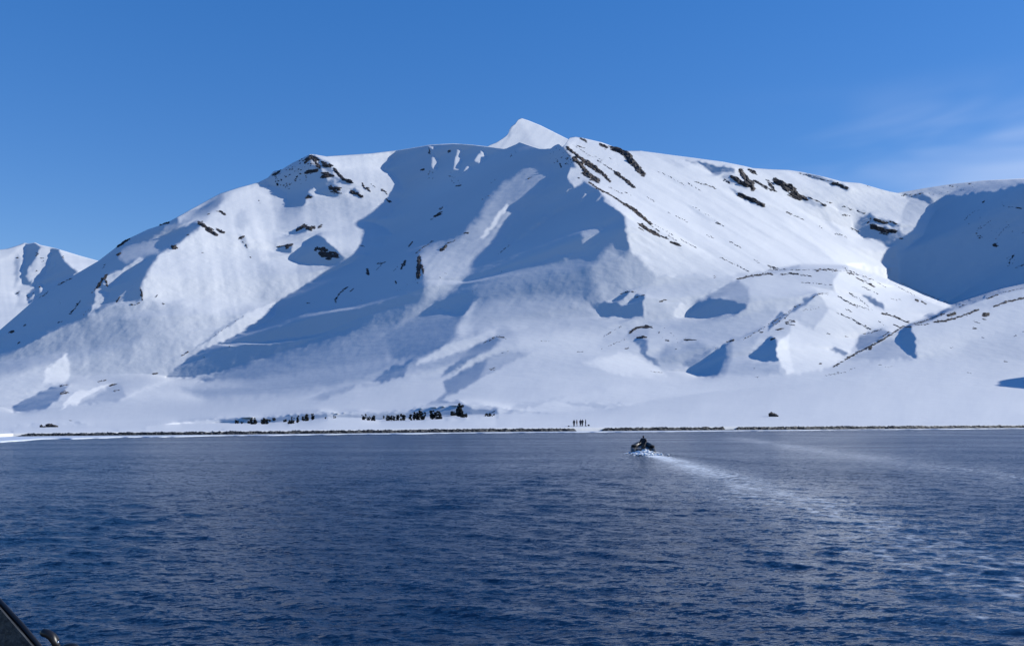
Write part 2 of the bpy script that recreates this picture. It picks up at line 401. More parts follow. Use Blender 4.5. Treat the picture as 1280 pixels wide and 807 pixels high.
AREAS = [
 # --- broad tones, left mountain
 (k0, [(-400, 400), (60, 400), (60, 470), (20, 500), (-400, 540)], .42, 12),
 (kB, [(-1500, 350), (0, 330), (200, 280), (330, 250), (330, 450), (100, 540), (-1500, 700)], .48, 6),
 (kA, [(800, 540), (1268, 540), (1268, 1000), (900, 1150), (500, 1000), (700, 700)], .33, 8),
 (kC, [(60, 850), (140, 720), (300, 600), (420, 450), (560, 330), (690, 300), (790, 360), (830, 560), (800, 850)], .62, 4),
 (kA, [(1020, 400), (1080, 270), (1160, 160), (1268, 110), (1400, 200), (1400, 420), (1268, 500), (1100, 500), (1030, 480)], .62, 3),
 (kD, [(60, 0), (560, 0), (680, 260), (660, 400), (420, 480), (180, 420), (60, 250)], .60, 8),
 (kD, [(600, 0), (700, 0), (760, 180), (860, 250), (720, 330), (680, 240)], .45, 5),
 (kD, [(700, 0), (980, 60), (1000, 280), (900, 330), (860, 200)], .52, 4),
 (kC, [(560, 480), (610, 470), (640, 560), (600, 640), (540, 600)], .45, 4),
 (kC, [(560, 660), (620, 680), (640, 780), (600, 740)], .3, 2),
 # --- left dark flank
 (kA, [(-2400, 2200), (-2400, 1500), (-350, 890), (0, 690), (290, 450), (710, 195), (860, 85), (1060, -25), (1268, -130), (1300, -60), (1150, 160), (1080, 260), (1020, 380), (1025, 490), (890, 500), (790, 530), (640, 600), (600, 650), (420, 700), (240, 790), (0, 930), (-400, 1180)], S, 3.5),
 (kA, [(870, 110), (1060, 60), (1268, -70), (1268, 50), (1150, 150), (1060, 170), (900, 220), (850, 180)], .14, 4),
 (kC, [(-20, 650), (150, 560), (400, 370), (480, 330), (420, 450), (330, 520), (200, 560), (0, 690)], .13, 4),
 (kC, [(-10, 700), (150, 600), (280, 560), (310, 580), (200, 660), (110, 740), (-10, 800)], S, 2.5),
 (kA, [(740, 330), (820, 290), (930, 240), (1000, 180), (1050, 190), (960, 260), (830, 380), (780, 410), (740, 370)], .42, 1.2),
 (kA, [(700, 385), (800, 430), (790, 470), (650, 585), (680, 500)], .38, 1.2),
 (kA, [(600, 640), (655, 580), (630, 640)], .3, 1),
 (kA, [(850, 480), (890, 440), (990, 350), (960, 400), (890, 490)], .25, 1),
 (k0, [(-40, 450), (0, 442), (60, 422), (110, 402), (150, 396), (190, 397), (180, 425), (120, 440), (60, 450), (10, 466), (-40, 475)], .15, 10),
 # --- lower left
 (kB, [(320, 300), (480, 178), (500, 330), (470, 400), (320, 400)], .68, 2),
 (kB, [(95, 560), (200, 500), (280, 460), (430, 410), (500, 405), (440, 480), (330, 580), (200, 600), (100, 598)], .0, 1.5),
 (kB, [(440, 585), (500, 490), (560, 460), (830, 395), (600, 500), (540, 555), (510, 545)], .68, 1.2),
 (kB, [(560, 550), (700, 480), (840, 402), (880, 420), (900, 490), (860, 530)], .2, 2.5),
 (kB, [(870, 520), (960, 460), (1240, 345), (1290, 365), (1100, 430)], .55, 3),
 (kB, [(50, 712), (250, 690), (600, 686), (710, 697), (400, 714)], .1, 0.8),
 # --- first summit and its bowl
 (kE, [(60, 128), (400, 138), (680, 105), (660, 170), (600, 240), (690, 310), (730, 380), (700, 450), (640, 550), (525, 620), (640, 700), (540, 807), (450, 860), (150, 820), (120, 640), (60, 440), (270, 420), (340, 380), (200, 290), (110, 150)], .53, 2),
 (kE, [(70, 130), (400, 138), (600, 118), (600, 230), (400, 230), (250, 250), (130, 165)], .62, 3),
 (kE, [(0, 450), (250, 430), (500, 500), (480, 620), (300, 700), (80, 640)], .4, 8),
 (kE, [(-150, 500), (10, 470), (-20, 560), (-110, 640), (-180, 600)], .3, 5),
 (kC, [(750, 268), (820, 205), (900, 145), (1000, 105), (1060, 75), (1100, 80), (1170, 120), (1170, 200), (1230, 290), (1290, 330), (1290, 385), (1130, 355), (1100, 380), (1060, 390), (1050, 430), (920, 450), (910, 360), (870, 340), (790, 290)], S, 1.2),
 (kC, [(1080, 85), (1130, 110), (1150, 160), (1090, 150)], .5, 1.2),
 (kC, [(1070, 350), (1110, 295), (1130, 340), (1110, 385)], .45, 1),
 (kE, [(130, 170), (190, 200), (210, 260), (250, 300), (350, 330), (330, 360), (240, 330), (150, 230)], .08, 1.5),
 (kE, [(200, 300), (240, 350), (270, 420), (200, 420), (140, 330)], .0, 1.5),
 (kE, [(330, 385), (360, 365), (430, 450), (380, 430)], .0, 1),
 (kC, [(890, 665), (1010, 600), (1070, 600), (1060, 630), (940, 655)], S, 1.2),
 (kC, [(840, 745), (900, 720), (960, 740), (940, 780), (870, 765)], S, 1.2),
 (kC, [(970, 820), (1060, 700), (1130, 660), (1190, 690), (1268, 760), (1330, 830), (1268, 870), (1180, 865), (1085, 870), (970, 840)], S, 1.2),
 # --- bright lip along the edge of the great shadow
 (kD, [(470, 590), (600, 480), (720, 430), (830, 385), (850, 470), (740, 550), (560, 630), (330, 720), (280, 720)], .62, 1.5),
 (kD, [(180, 770), (300, 690), (420, 590), (600, 480), (600, 500), (450, 600), (330, 690)], .25, 1),
 # --- great shadow
 (k0, [(496, 186), (497, 178), (560, 172), (640, 170), (700, 172), (703, 182), (715, 197), (719, 209), (731, 228), (753, 242), (756, 252), (771, 261), (781, 272), (782, 290), (786, 305), (786, 318),
       (775, 320), (752, 328), (729, 333), (700, 338), (655, 348), (625, 360), (601, 372), (575, 396), (540, 425), (500, 436), (494, 425), (478, 412),
       (457, 413), (420, 426), (387, 437), (359.6, 446), (321, 456), (297, 464), (264, 476), (248, 478), (283, 462), (235, 472), (206, 472), (215, 463), (232, 450), (257, 435), (297, 418), (328, 404.5), (344, 395), (345.7, 377.7),
       (363, 365.5), (382, 356), (420, 337), (434, 331), (466, 314), (479, 302), (491, 291), (469, 278), (491, 265), (501, 248), (505, 236), (498, 224), (481, 211), (490, 200)], S, 1.6),
 (k0, [(440, 412), (457, 404), (500, 384), (530, 375), (545, 370), (545, 395), (498, 420), (494, 440), (440, 440), (400, 436)], .06, 8),
 (k0, [(346, 390), (330, 408), (250, 445), (238, 466), (300, 459), (420, 421), (455, 408), (445, 385), (400, 372)], -.10, 5),
 (k0, [(318, 414), (345, 400), (400, 392), (445, 388), (452, 410), (400, 417), (345, 424), (315, 428)], -.17, 4),
 # --- lit spur inside the shadow
 (k0, [(520, 322), (531, 310), (560, 300), (576, 294), (598, 272), (610, 245), (632, 226), (660, 208), (674, 203), (688, 206), (689, 216), (694.5, 218), (686, 232), (655, 260), (656, 270), (644, 280), (630, 303), (601, 325), (580, 347), (567, 363), (544, 377), (521, 399), (500, 414), (490, 418), (505, 395), (530, 372), (533, 350)], .17, 5),
 (k0, [(524, 323), (545, 314), (572, 305), (600, 280), (625, 262), (655, 262), (644, 280), (625, 303), (600, 322), (575, 347), (556, 362), (540, 370), (537, 350)], .27, 7),
 (k0, [(633, 254), (637, 258), (626, 272), (612, 290), (603, 300), (600, 298), (612, 280), (624, 264)], .60, 1.2),
 (k0, [(522, 322), (528, 320), (528, 352), (520, 356), (518, 340)], S, 1.5),
 # --- mid tones below the second shadow
 (k0, [(596, 362), (622, 348), (655, 335), (700, 325), (729, 321), (748, 328), (748, 372), (720, 382), (660, 382), (620, 384), (590, 400)], .05, 12),
 (k0, [(585, 400), (620, 376), (660, 370), (720, 370), (735, 382), (750, 396), (700, 403), (640, 405), (590, 420)], .24, 12),
 (kH, [(560, 160), (720, 60), (900, 60), (1000, 110), (900, 190), (720, 260), (520, 270)], .1, 4),
 (kH, [(0, 200), (320, 90), (540, 100), (560, 240), (500, 330), (250, 420), (-100, 470), (-600, 520), (-500, 330)], .24, 6),
 (k0, [(250, 474), (300, 459), (420, 420), (457, 406), (495, 412), (500, 436), (470, 450), (400, 462), (320, 476)], .10, 6), (k0, [(480, 420), (545, 385), (580, 395), (560, 430), (520, 445), (490, 450)], .05, 5),
 (k0, [(230, 486), (320, 478), (420, 464), (500, 452), (560, 430), (600, 415), (620, 430), (560, 455), (480, 475), (380, 488), (260, 500)], .17, 7),
 (k0, [(700, 319), (729, 316), (728, 288), (752, 284), (761, 277), (760, 282), (731, 312), (710, 322), (698, 318)], .14, 3),
 (kJ, [(1080, 190), (1110, 240), (1140, 330), (1150, 470), (1130, 540), (1050, 540), (950, 450), (940, 350), (1000, 260)], .2, 8),
 (kJ, [(1130, 250), (1200, 250), (1290, 350), (1330, 420), (1300, 530), (1160, 530), (1140, 440)], .14, 6),
 # --- slivers of sun inside the shadow
 (kI, [(745, 480), (760, 410), (815, 395), (885, 490), (800, 545)], .58, 1.2),
 (kI, [(670, 635), (780, 540), (750, 590)], .22, 1.2),
 (kI, [(885, 565), (845, 635), (898, 600)], .4, 1), (kI, [(1002, 588), (930, 665), (985, 620)], .35, 1),
 (kI, [(685, 718), (600, 790), (540, 815), (570, 750)], .2, 1.5), (kJ, [(630, 0), (350, 215), (330, 195), (580, 20)], .2, 1.5),
 (kE, [(900, 70), (940, 75), (930, 108)], .5, 1), (kE, [(928, 128), (972, 170), (962, 232), (918, 232)], .5, 1),
 (kE, [(1105, 98), (1155, 108), (1140, 160), (1112, 242), (1068, 242)], .48, 1), (kE, [(1145, 268), (1215, 235), (1180, 222)], .48, 1),
 (kI, [(78, 352), (130, 278), (163, 322), (110, 388)], .5, 1), (kI, [(-5, 435), (62, 405), (20, 398)], .45, 1), (kE, [(995, 522), (1045, 478), (1030, 512)], .5, 1),
 # --- sunny slope right of the arete
 (k0, [(708, 176), (713, 168), (760, 176), (784, 183), (900, 196), (960, 206), (1050, 220), (1124, 236), (1135, 250), (1130, 280), (1122, 318), (1125, 352), (1095, 346), (1054, 334), (1000, 332), (950, 338), (900, 345), (850, 344), (812, 346), (796, 330), (787, 308), (783, 272), (771, 259), (755, 243), (733, 227), (721, 207), (716, 196)], .60, 1.6),
 (kM, [(0, 0), (100, 0), (190, 110), (250, 170), (120, 230), (0, 250), (-20, 120)], .27, 4),
 (kM, [(60, 250), (240, 170), (500, 140), (720, 150), (640, 240), (500, 320), (300, 250)], .40, 5),
 (kL, [(200, 165), (440, 180), (520, 200), (420, 220)], .45, 3), (kL, [(440, 178), (560, 188), (680, 212), (795, 238), (790, 262), (640, 272), (600, 232), (520, 192)], .0, 1.2),
 (kL, [(690, 290), (760, 280), (860, 330), (930, 370), (880, 380), (760, 340)], .25, 1.5), (kL, [(760, 365), (840, 410), (1010, 500), (920, 490), (820, 430)], .2, 1.2),
 (kL, [(460, 500), (560, 550), (690, 635), (600, 612), (520, 565)], .45, 2.5),
 (kO, [(230, 92), (330, 103), (450, 143), (600, 205), (560, 218), (420, 167), (320, 127)], .12, 1),
 (kO, [(480, 315), (700, 370), (640, 395), (520, 355)], .35, 2), (kO, [(260, 260), (420, 330), (380, 345), (250, 290)], .2, 1.5), (kO, [(380, 350), (420, 400), (560, 560), (520, 560), (400, 440)], .5, 3),
 (kO, [(625, 470), (650, 420), (730, 372), (780, 420), (900, 440), (960, 470), (940, 500), (1012, 570), (1000, 600), (870, 622), (820, 590), (760, 560), (690, 560), (650, 520)], -.02, 2.2),
 (kO, [(770, 455), (880, 470), (960, 490), (900, 500), (790, 475)], .45, 0.8),
 (kO, [(1000, 300), (1190, 335), (1185, 400), (1100, 540), (1000, 630), (920, 690), (960, 600), (1010, 560), (950, 450), (970, 370)], .42, 2),
 # --- right hand cirque
 (k0, [(1166, 258), (1167, 264), (1163, 272), (1151, 294), (1133.5, 309), (1119, 320.5), (1124, 325), (1125, 345), (1124.5, 357), (1158, 373), (1189, 384), (1208, 381), (1251, 363), (1282, 356), (1480, 318), (1800, 290), (1800, 215), (1480, 222), (1280, 229), (1240, 238), (1198, 243.5), (1180, 245)], S, 2.4),
 (k0, [(1182, 244), (1198, 242.5), (1240, 237), (1280, 228), (1480, 220), (1480, 214), (1280, 219), (1190, 226), (1130, 236), (1125, 242), (1160, 243)], .24, 2.5),
 (kQ, [(380, 192), (460, 198), (530, 178), (620, 240), (600, 268), (480, 222)], .02, 1.2),
 # --- front hills, right
 (kM, [(830, 165), (950, 120), (1268, 95), (1400, 120), (1400, 260), (1268, 300), (1000, 340), (900, 350), (860, 250)], .34, 4),
 (kP, [(-100, 60), (330, 40), (520, 40), (640, 80), (560, 160), (440, 180), (300, 200), (0, 250), (-100, 200)], .38, 4),
 (kP, [(540, 30), (700, 100), (950, 165), (1130, 240), (1300, 320), (1100, 400), (1000, 430), (700, 330), (480, 200), (470, 120)], .66, 2.5),
 (kM, [(430, 445), (520, 330), (700, 215), (830, 165), (900, 240), (910, 350), (800, 410), (600, 445)], .15, 3), (kM, [(440, 442), (520, 340), (620, 300), (760, 310), (895, 352), (880, 380), (800, 410), (600, 442)], S, 1.8),
 (kJ, [(860, 575), (930, 630), (1060, 612), (1150, 550), (1230, 550), (1290, 580), (1290, 722), (990, 722)], S, 1.8), (kJ, [(1110, 625), (1200, 553), (1268, 545), (1180, 620), (1130, 648)], .38, 1),
 (kM, [(0, 360), (120, 280), (152, 283), (130, 340), (145, 440), (0, 442)], S, 1.8), (kM, [(160, 290), (260, 330), (350, 400), (350, 450), (170, 450), (150, 350)], .36, 3), (kM, [(355, 415), (388, 358), (420, 328), (475, 370), (440, 435), (380, 445)], .6, 1.2),
 (kM, [(160, 480), (600, 460), (900, 400), (1100, 330), (1100, 420), (960, 540), (760, 600), (560, 600), (300, 520)], .33, 5),
 (kM, [(0, 590), (40, 545), (110, 510), (200, 505), (160, 570), (60, 600)], .3, 1.5), (kM, [(50, 615), (120, 580), (165, 600), (160, 700), (235, 735), (255, 795), (215, 785), (120, 690), (110, 640)], .06, 1.5),
 (kM, [(165, 600), (300, 540), (420, 590), (330, 640), (300, 700), (190, 700)], .44, 3), (kM, [(300, 640), (520, 610), (640, 660), (520, 720), (400, 780), (260, 790), (240, 720)], .24, 5), (kM, [(360, 640), (420, 600), (500, 600), (460, 650), (380, 680)], .3, 2), (kM, [(410, 770), (520, 705), (660, 660), (560, 740), (480, 805)], .12, 2),
 (kM, [(-40, 700), (100, 720), (240, 800), (300, 860), (0, 860), (-300, 760)], .62, 4),
 (kN, [(660, 160), (860, 110), (790, 240), (820, 300), (900, 300), (1000, 330), (1000, 400), (600, 400), (640, 260)], .30, 3),
 (kN, [(362, 350), (450, 290), (540, 220), (662, 142), (650, 200), (625, 300), (575, 402), (420, 402), (380, 382)], S, 1.8),
 (kN, [(640, 150), (672, 150), (662, 230), (645, 320), (605, 402), (560, 402), (610, 300)], .13, 4),
 (kN, [(785, 242), (880, 180), (940, 108), (982, 150), (985, 240), (1002, 292), (900, 292), (820, 272)], S, 1.2),
 (kP, [(60, 560), (150, 500), (200, 410), (330, 470), (440, 320), (500, 350), (740, 470), (640, 520), (600, 640), (520, 700), (380, 770), (200, 790), (130, 790)], .62, 2.5),
 (kN, [(985, 160), (1070, 98), (1075, 230), (1112, 372), (1055, 392), (1010, 310), (985, 230)], .72, 1.2),
 (kP, [(150, 400), (270, 330), (430, 308), (360, 390), (325, 470), (210, 400)], .42, 1.5),
 (kP, [(0, 450), (100, 340), (150, 370), (180, 320), (260, 250), (330, 213), (355, 225), (260, 292), (170, 362), (60, 432), (0, 490)], .03, 1.2),
 (kP, [(350, 210), (460, 200), (760, 340), (1020, 430), (900, 480), (740, 470), (500, 350), (430, 300)], .64, 3),
 (kP, [(640, 560), (650, 510), (820, 468), (885, 490), (760, 580), (635, 645)], .1, 1.2), (kP, [(455, 608), (500, 608), (575, 645), (560, 668), (500, 642)], .12, 1.2),
 (kP, [(540, 705), (720, 612), (840, 550), (935, 535), (950, 590), (1050, 690), (830, 690)], .25, 2.5), (kP, [(940, 560), (960, 480), (1022, 448), (1062, 520), (1068, 685), (1020, 652), (960, 602)], S, 1.2),
 (kP, [(685, 228), (740, 238), (830, 288), (848, 325), (790, 302), (710, 262)], .1, 1), (kP, [(1115, 378), (1150, 358), (1250, 362), (1200, 392)], .15, 1),
 (kR, [(480, 330), (760, 208), (1000, 120), (1268, 52), (1500, 0), (1500, 90), (1268, 128), (1000, 210), (700, 290)], .38, 1.5), (kR, [(500, 345), (760, 285), (1000, 220), (1268, 140), (1700, 60), (1700, 420), (1268, 420), (900, 480), (520, 540)], .46, 4),
 (kR, [(820, 430), (1268, 360), (1500, 350), (1500, 520), (1268, 560), (900, 560)], .38, 8), (kR, [(200, 590), (500, 580), (1700, 590), (1700, 680), (300, 690)], .5, 6),
 # --- plain
 (kN, [(-300, 480), (500, 420), (1268, 400), (3200, 420), (3200, 850), (-1600, 850), (-1200, 640)], .52, 10),
 (kK, [(-300, 430), (300, 400), (900, 430), (900, 500), (100, 530), (-300, 560)], .43, 6), (kK, [(600, 596), (1095, 602), (900, 625), (650, 618)], .38, 1),
 (kK, [(150, 670), (300, 600), (600, 560), (420, 610), (200, 672)], .36, 2), (kK, [(0, 60), (250, 30), (400, 10), (250, 60), (0, 120)], .34, 2),
 (kK, [(230, 60), (650, 60), (880, 120), (860, 230), (600, 210), (300, 200)], .52, 8),
 # --- mounds on the apron
 (kH, [(370, 450), (500, 340), (660, 288), (630, 350), (600, 400), (450, 450)], .03, 1.8), (kH, [(-100, 570), (200, 480), (505, 333), (370, 440), (240, 490), (0, 580)], .24, 2.5),
 (kH, [(900, 190), (1010, 140), (1268, 60), (1268, 110), (1140, 170), (950, 250), (700, 320), (700, 290)], .48, 3),
 (kH, [(870, 400), (1010, 270), (1140, 168), (1268, 118), (1310, 140), (1240, 200), (1080, 290), (960, 380)], .1, 2.5),
 (kH, [(890, 445), (1060, 345), (1240, 250), (1330, 240), (1440, 240), (1390, 290), (1268, 350), (1180, 410), (1060, 480), (880, 575), (800, 600), (900, 520)], .1, 2.2),
 (kK, [(60, 260), (200, 228), (375, 232), (250, 290), (100, 360), (0, 420)], .26, 3),
 (kH, [(620, 665), (700, 630), (860, 585), (1000, 588), (1085, 630), (1085, 705), (600, 722)], .08, 1.2), (kH, [(1080, 640), (1290, 632), (1290, 692), (1080, 702)], .08, 1),
 (kH, [(-20, 690), (200, 680), (620, 665), (600, 722), (420, 730), (260, 705), (100, 695)], .16, 1), (kG, [(430, 722), (640, 690), (700, 712), (840, 690), (980, 678), (1200, 672), (1200, 710), (1000, 742), (850, 757), (450, 752)], .05, 1),
 (kG, [(-100, 750), (420, 755), (850, 762), (1000, 748), (1200, 715), (1290, 710), (1290, 790), (-100, 800)], .6, 0.8), (kH, [(-20, 715), (250, 710), (420, 735), (600, 728), (1268, 695), (1268, 780), (-20, 790)], .6, 0.8),
]
D_MAIN, G_MAIN = solve_relief((-300, 1560), (150, 560), L0_main, AREAS, .42, wfun=W_main, pin=lambda X: np.interp(X, SHORE_X, SHORE_T) - 1.5)
def L_main(X, Y): return L0_main(X, Y) + resample(D_MAIN, G_MAIN, X, Y)

SHEETS = {}
def sheet(name, Lfun, xs, bottom, sky, nrow, back, mat, foot_drop=0.0, rough=None):
    """mesh of one snow sheet from its lower edge to its skyline, plus the far side falling away behind"""
    bot = np.interp(xs, bottom[:, 0], bottom[:, 1]); top = np.interp(xs, sky[:, 0], sky[:, 1])
    t = np.linspace(0, 1, nrow)[:, None]
    Xp = np.repeat(xs[None], nrow, 0); Yp = bot[None] * (1 - t) + top[None] * t
    Yd = np.exp(Lfun(Xp, Yp))
    if rough is not None: Yd = Yd * np.exp(rough(Xp, Yp, Yd))
    W = np.stack([(Xp - CX) / F * Yd, Yd, EYE + (HOR - Yp) / F * Yd], -1)
    rows = [W]
    last = W[-1]
    d = (last[:, :2] / np.linalg.norm(last[:, :2], axis=1)[:, None])
    for k in range(1, 13):
        run = back * (k / 12.0) ** 1.5
        r = last.copy(); r[:, :2] += d * run
        r[:, 2] -= 0.5 * run * smooth01(-0.15, 0.35, np.full(len(r), k / 12.0))
        rows.append(r[None])
    if foot_drop:
        f = W[:1].copy(); f[..., 2] -= foot_drop; rows.insert(0, f)
    V = np.concatenate(rows, 0)
    o = link_mesh(name, V.reshape(-1, 3), grid_faces(V.shape[0], V.shape[1]), mat)
    SHEETS[name] = (Xp, Yp, 1 if foot_drop else 0, V.shape)
    return o

def rough_main(X, Y, Yd):
    wx = (X - CX) / F * Yd; k = smooth01(505, 470, Y)
    r = 0.0008 * fbm(wx / 70, Yd / 70, 5, 0.5) * k + 0.0006 * fbm(wx / 9, Yd / 9, 3) * smooth01(532, 515, Y)
    return r
xs_main = np.concatenate([np.arange(-300, -20, 4.0), np.arange(-20, 1300, 1.25), np.arange(1300, 1561, 4.0)])
mountain = sheet('mountain', L_main, xs_main, np.stack([SHORE_X, SHORE_T], 1), SKY_MAIN, 380, 500.0, SNOW, foot_drop=2.5, rough=rough_main)
tag(mountain, kind='structure')

# --- the summit behind
SKY_BACK = np.array([(560, 215), (590, 196), (605, 186), (612, 181.5), (620, 178.5), (630, 172), (635, 168), (637, 162), (639, 158), (644, 155), (648, 149), (652, 148), (660, 150.5), (676, 157), (690, 164), (709, 173.5), (740, 188), (780, 206)], float)
def L0_back(X, Y): return np.log(3900.0) + 3.2 * (230 - Y) / F
AREAS_BACK = [(kI, [(-200, 700), (170, 240), (330, 150), (400, 70), (520, 180), (560, 300), (300, 400)], .46, 3), (kI, [(390, 40), (420, 40), (760, 190), (1200, 400), (900, 500), (560, 300), (450, 150)], .6, 5),
              (kI, [(320, 170), (335, 110), (350, 90), (345, 130), (325, 175)], .1, 0.8)]
D_B, G_B = solve_relief((560, 780), (130, 240), L0_back, AREAS_BACK, .5, levels=(4, 2), fix_bottom=False)
summit = sheet('summit', lambda X, Y: L0_back(X, Y) + resample(D_B, G_B, X, Y), np.arange(562, 779, 1.5), np.array([(560., 228.), (780., 228.)]), SKY_BACK, 70, 500.0, SNOW, foot_drop=300.0)
tag(summit, kind='structure')

# --- the mountain far off to the left
kS = (0, 290)
SKY_FAR = np.array([(-300, 345), (-150, 322), (-40, 312), (0, 312), (8, 311), (15, 309), (24, 306), (30.5, 303.5), (36, 304.5), (44, 303), (50, 306), (64, 309), (72, 311), (98, 319), (123, 326), (160, 345), (220, 385)], float)
def L0_far(X, Y): return np.log(5200.0) + 3.2 * (430 - Y) / F
AREAS_FAR = [(kS, [(-2000, 100), (0, 200), (190, 80), (200, 200), (130, 440), (100, 600), (-2000, 700)], .6, 2), (kS, [(-300, 560), (120, 560), (300, 300), (330, 400), (100, 800), (-300, 800)], .55, 4),
             (kS, [(185, 70), (250, 70), (300, 110), (265, 180), (220, 240), (180, 320), (240, 380), (160, 370), (150, 320), (190, 200)], S, 1), (kS, [(105, 180), (130, 150), (150, 190), (130, 340), (105, 400), (110, 280)], .3, 2),
             (kS, [(345, 120), (420, 120), (470, 210), (560, 290), (400, 420), (210, 510), (200, 440), (260, 390), (320, 300), (350, 230)], S, 1),
             (kS, [(290, 110), (370, 120), (350, 240), (260, 380), (215, 330), (260, 220)], .55, 1), (kS, [(370, 250), (420, 205), (400, 235)], .3, 1), (kS, [(280, 390), (310, 360), (315, 420), (295, 435)], .5, 0.8), (kS, [(215, 480), (240, 435), (262, 455)], .5, 0.8),
             (kS, [(415, 115), (710, 205), (800, 300), (570, 290), (480, 215)], .68, 1.2), (kS, [(105, 440), (150, 425), (140, 450)], S, 0.8)]
D_F, G_F = solve_relief((-300, 220), (290, 440), L0_far, AREAS_FAR, .45, levels=(4, 2), fix_bottom=False)
far_mountain = sheet('far_mountain', lambda X, Y: L0_far(X, Y) + resample(D_F, G_F, X, Y), np.arange(-298, 218, 1.5), np.array([(-300., 438.), (220., 438.)]), SKY_FAR, 90, 900.0, SNOW, foot_drop=450.0)
tag(far_mountain, kind='structure')
# ------------------------------------------------------------------ shore ledge, slush ice, a hill beyond the right edge
def ground(px, py):
    d = float(np.exp(L_main(np.array([[float(px)]]), np.array([[float(py)]])))[0, 0])
    return pt(px, py, d)

LEDGE = plain_mat('dark_shore_rock', (0.020, 0.026, 0.036), 0.7, 0.6, 1.6, bump=0.8)
def make_ledge():
    px = np.arange(13, 1600, 0.7)
    Yd = shore_dist(px) - 0.9
    x = (px - CX) / F * Yd
    top = EYE + (HOR - np.interp(px, SHORE_X, SHORE_T)) / F * (Yd + 0.9)
    gap = smooth01(716, 722, px) * (1 - smooth01(750, 757, px)) * 1.0 + 0.75 * smooth01(904, 907, px) * (1 - smooth01(919, 923, px))
    h = top * (1 - 0.93 * gap) * smooth01(12, 40, px)
    h = h * (0.98 + 0.16 * fbm(px / 9, px * 0 + 3, 3) + 0.10 * vnoise(px / 1.6, px * 0)) + 0.02
    prof = [(0.0, -0.5), (0.05, 0.10), (0.10, 0.32), (0.14, 0.5), (0.2, 0.72), (0.26, 0.9), (0.42, 1.0), (0.9, 0.98), (1.6, 0.6)]
    rows = []
    for k, (back, f) in enumerate(prof):
        n = fbm(px / 3.1 + 31 * k, px * 0 + 7.7 * k, 3)
        d = Yd + back + (0.35 * n if k < 7 else 0) + 0.5 * fbm(px / 22, px * 0 + 11, 2)
        z = h * f + (0.10 * vnoise(px / 1.3, px * 0 + k * 5.1) if 0 < k < 7 else 0)
        if k == 0: z = px * 0 - 0.5
        rows.append(np.stack([x / Yd * d, d, z], -1))
    V = np.array(rows)
    return link_mesh('shore_ledge', V.reshape(-1, 3), grid_faces(V.shape[0], V.shape[1]), LEDGE, smooth=False)
tag(make_ledge(), kind='structure')

SLUSH = plain_mat('slush', (0.55, 0.60, 0.68), 0.5, 0.12, 0.6)
def make_slush():
    px = np.arange(-300, 1500, 1.5)
    Yw = shore_dist(px) - 0.4
    wpx = np.interp(px, [-300, 0, 60, 130, 200, 300, 640, 720, 760, 1280], [7, 6, 4.5, 3.2, 2.0, 1.1, 0.7, 1.2, 0.9, 0.55])
    wpx = wpx * (0.8 + 0.5 * fbm(px / 70, px * 0, 4))
    Yn = EYE * F / (EYE * F / Yw + np.clip(wpx, 0.15, None))
    rows = []
    for f, z in ((0, 0.16), (0.35, 0.13), (0.8, 0.11), (1.0, 0.09), (1.0, -0.2)):
        d = Yw * (1 - f) + Yn * f
        rows.append(np.stack([(px - CX) / F * d, d, d * 0 + z], -1))
    V = np.array(rows)
    return link_mesh('slush_ice', V.reshape(-1, 3), grid_faces(*V.shape[:2])[:, ::-1], SLUSH, smooth=True)
tag(make_slush(), kind='structure')

def make_hill(cx, cy, r, h):
    n, m = 48, 16; V = []
    for j in range(m):
        t = j / (m - 1)
        for i in range(n):
            a = 2 * math.pi * i / n
            rr = r * t * (1 + 0.18 * math.sin(2 * a + 0.6) + 0.06 * math.sin(5 * a))
            z = h * (1 - smooth01(0, 1, np.array(t))) - 12 * t
            V.append((cx + rr * math.cos(a), cy + 1.6 * rr * math.sin(a), 28 + float(z) + 3 * float(vnoise(np.array(a * 3), np.array(t * 4)))))
    fc = [(j * n + i, j * n + (i + 1) % n, (j + 1) * n + (i + 1) % n, (j + 1) * n + i) for j in range(m - 1) for i in range(n)]
    return link_mesh('hill', V, [f[::-1] for f in fc], SNOW)
tag(make_hill(430, 532, 86, 57), kind='structure')

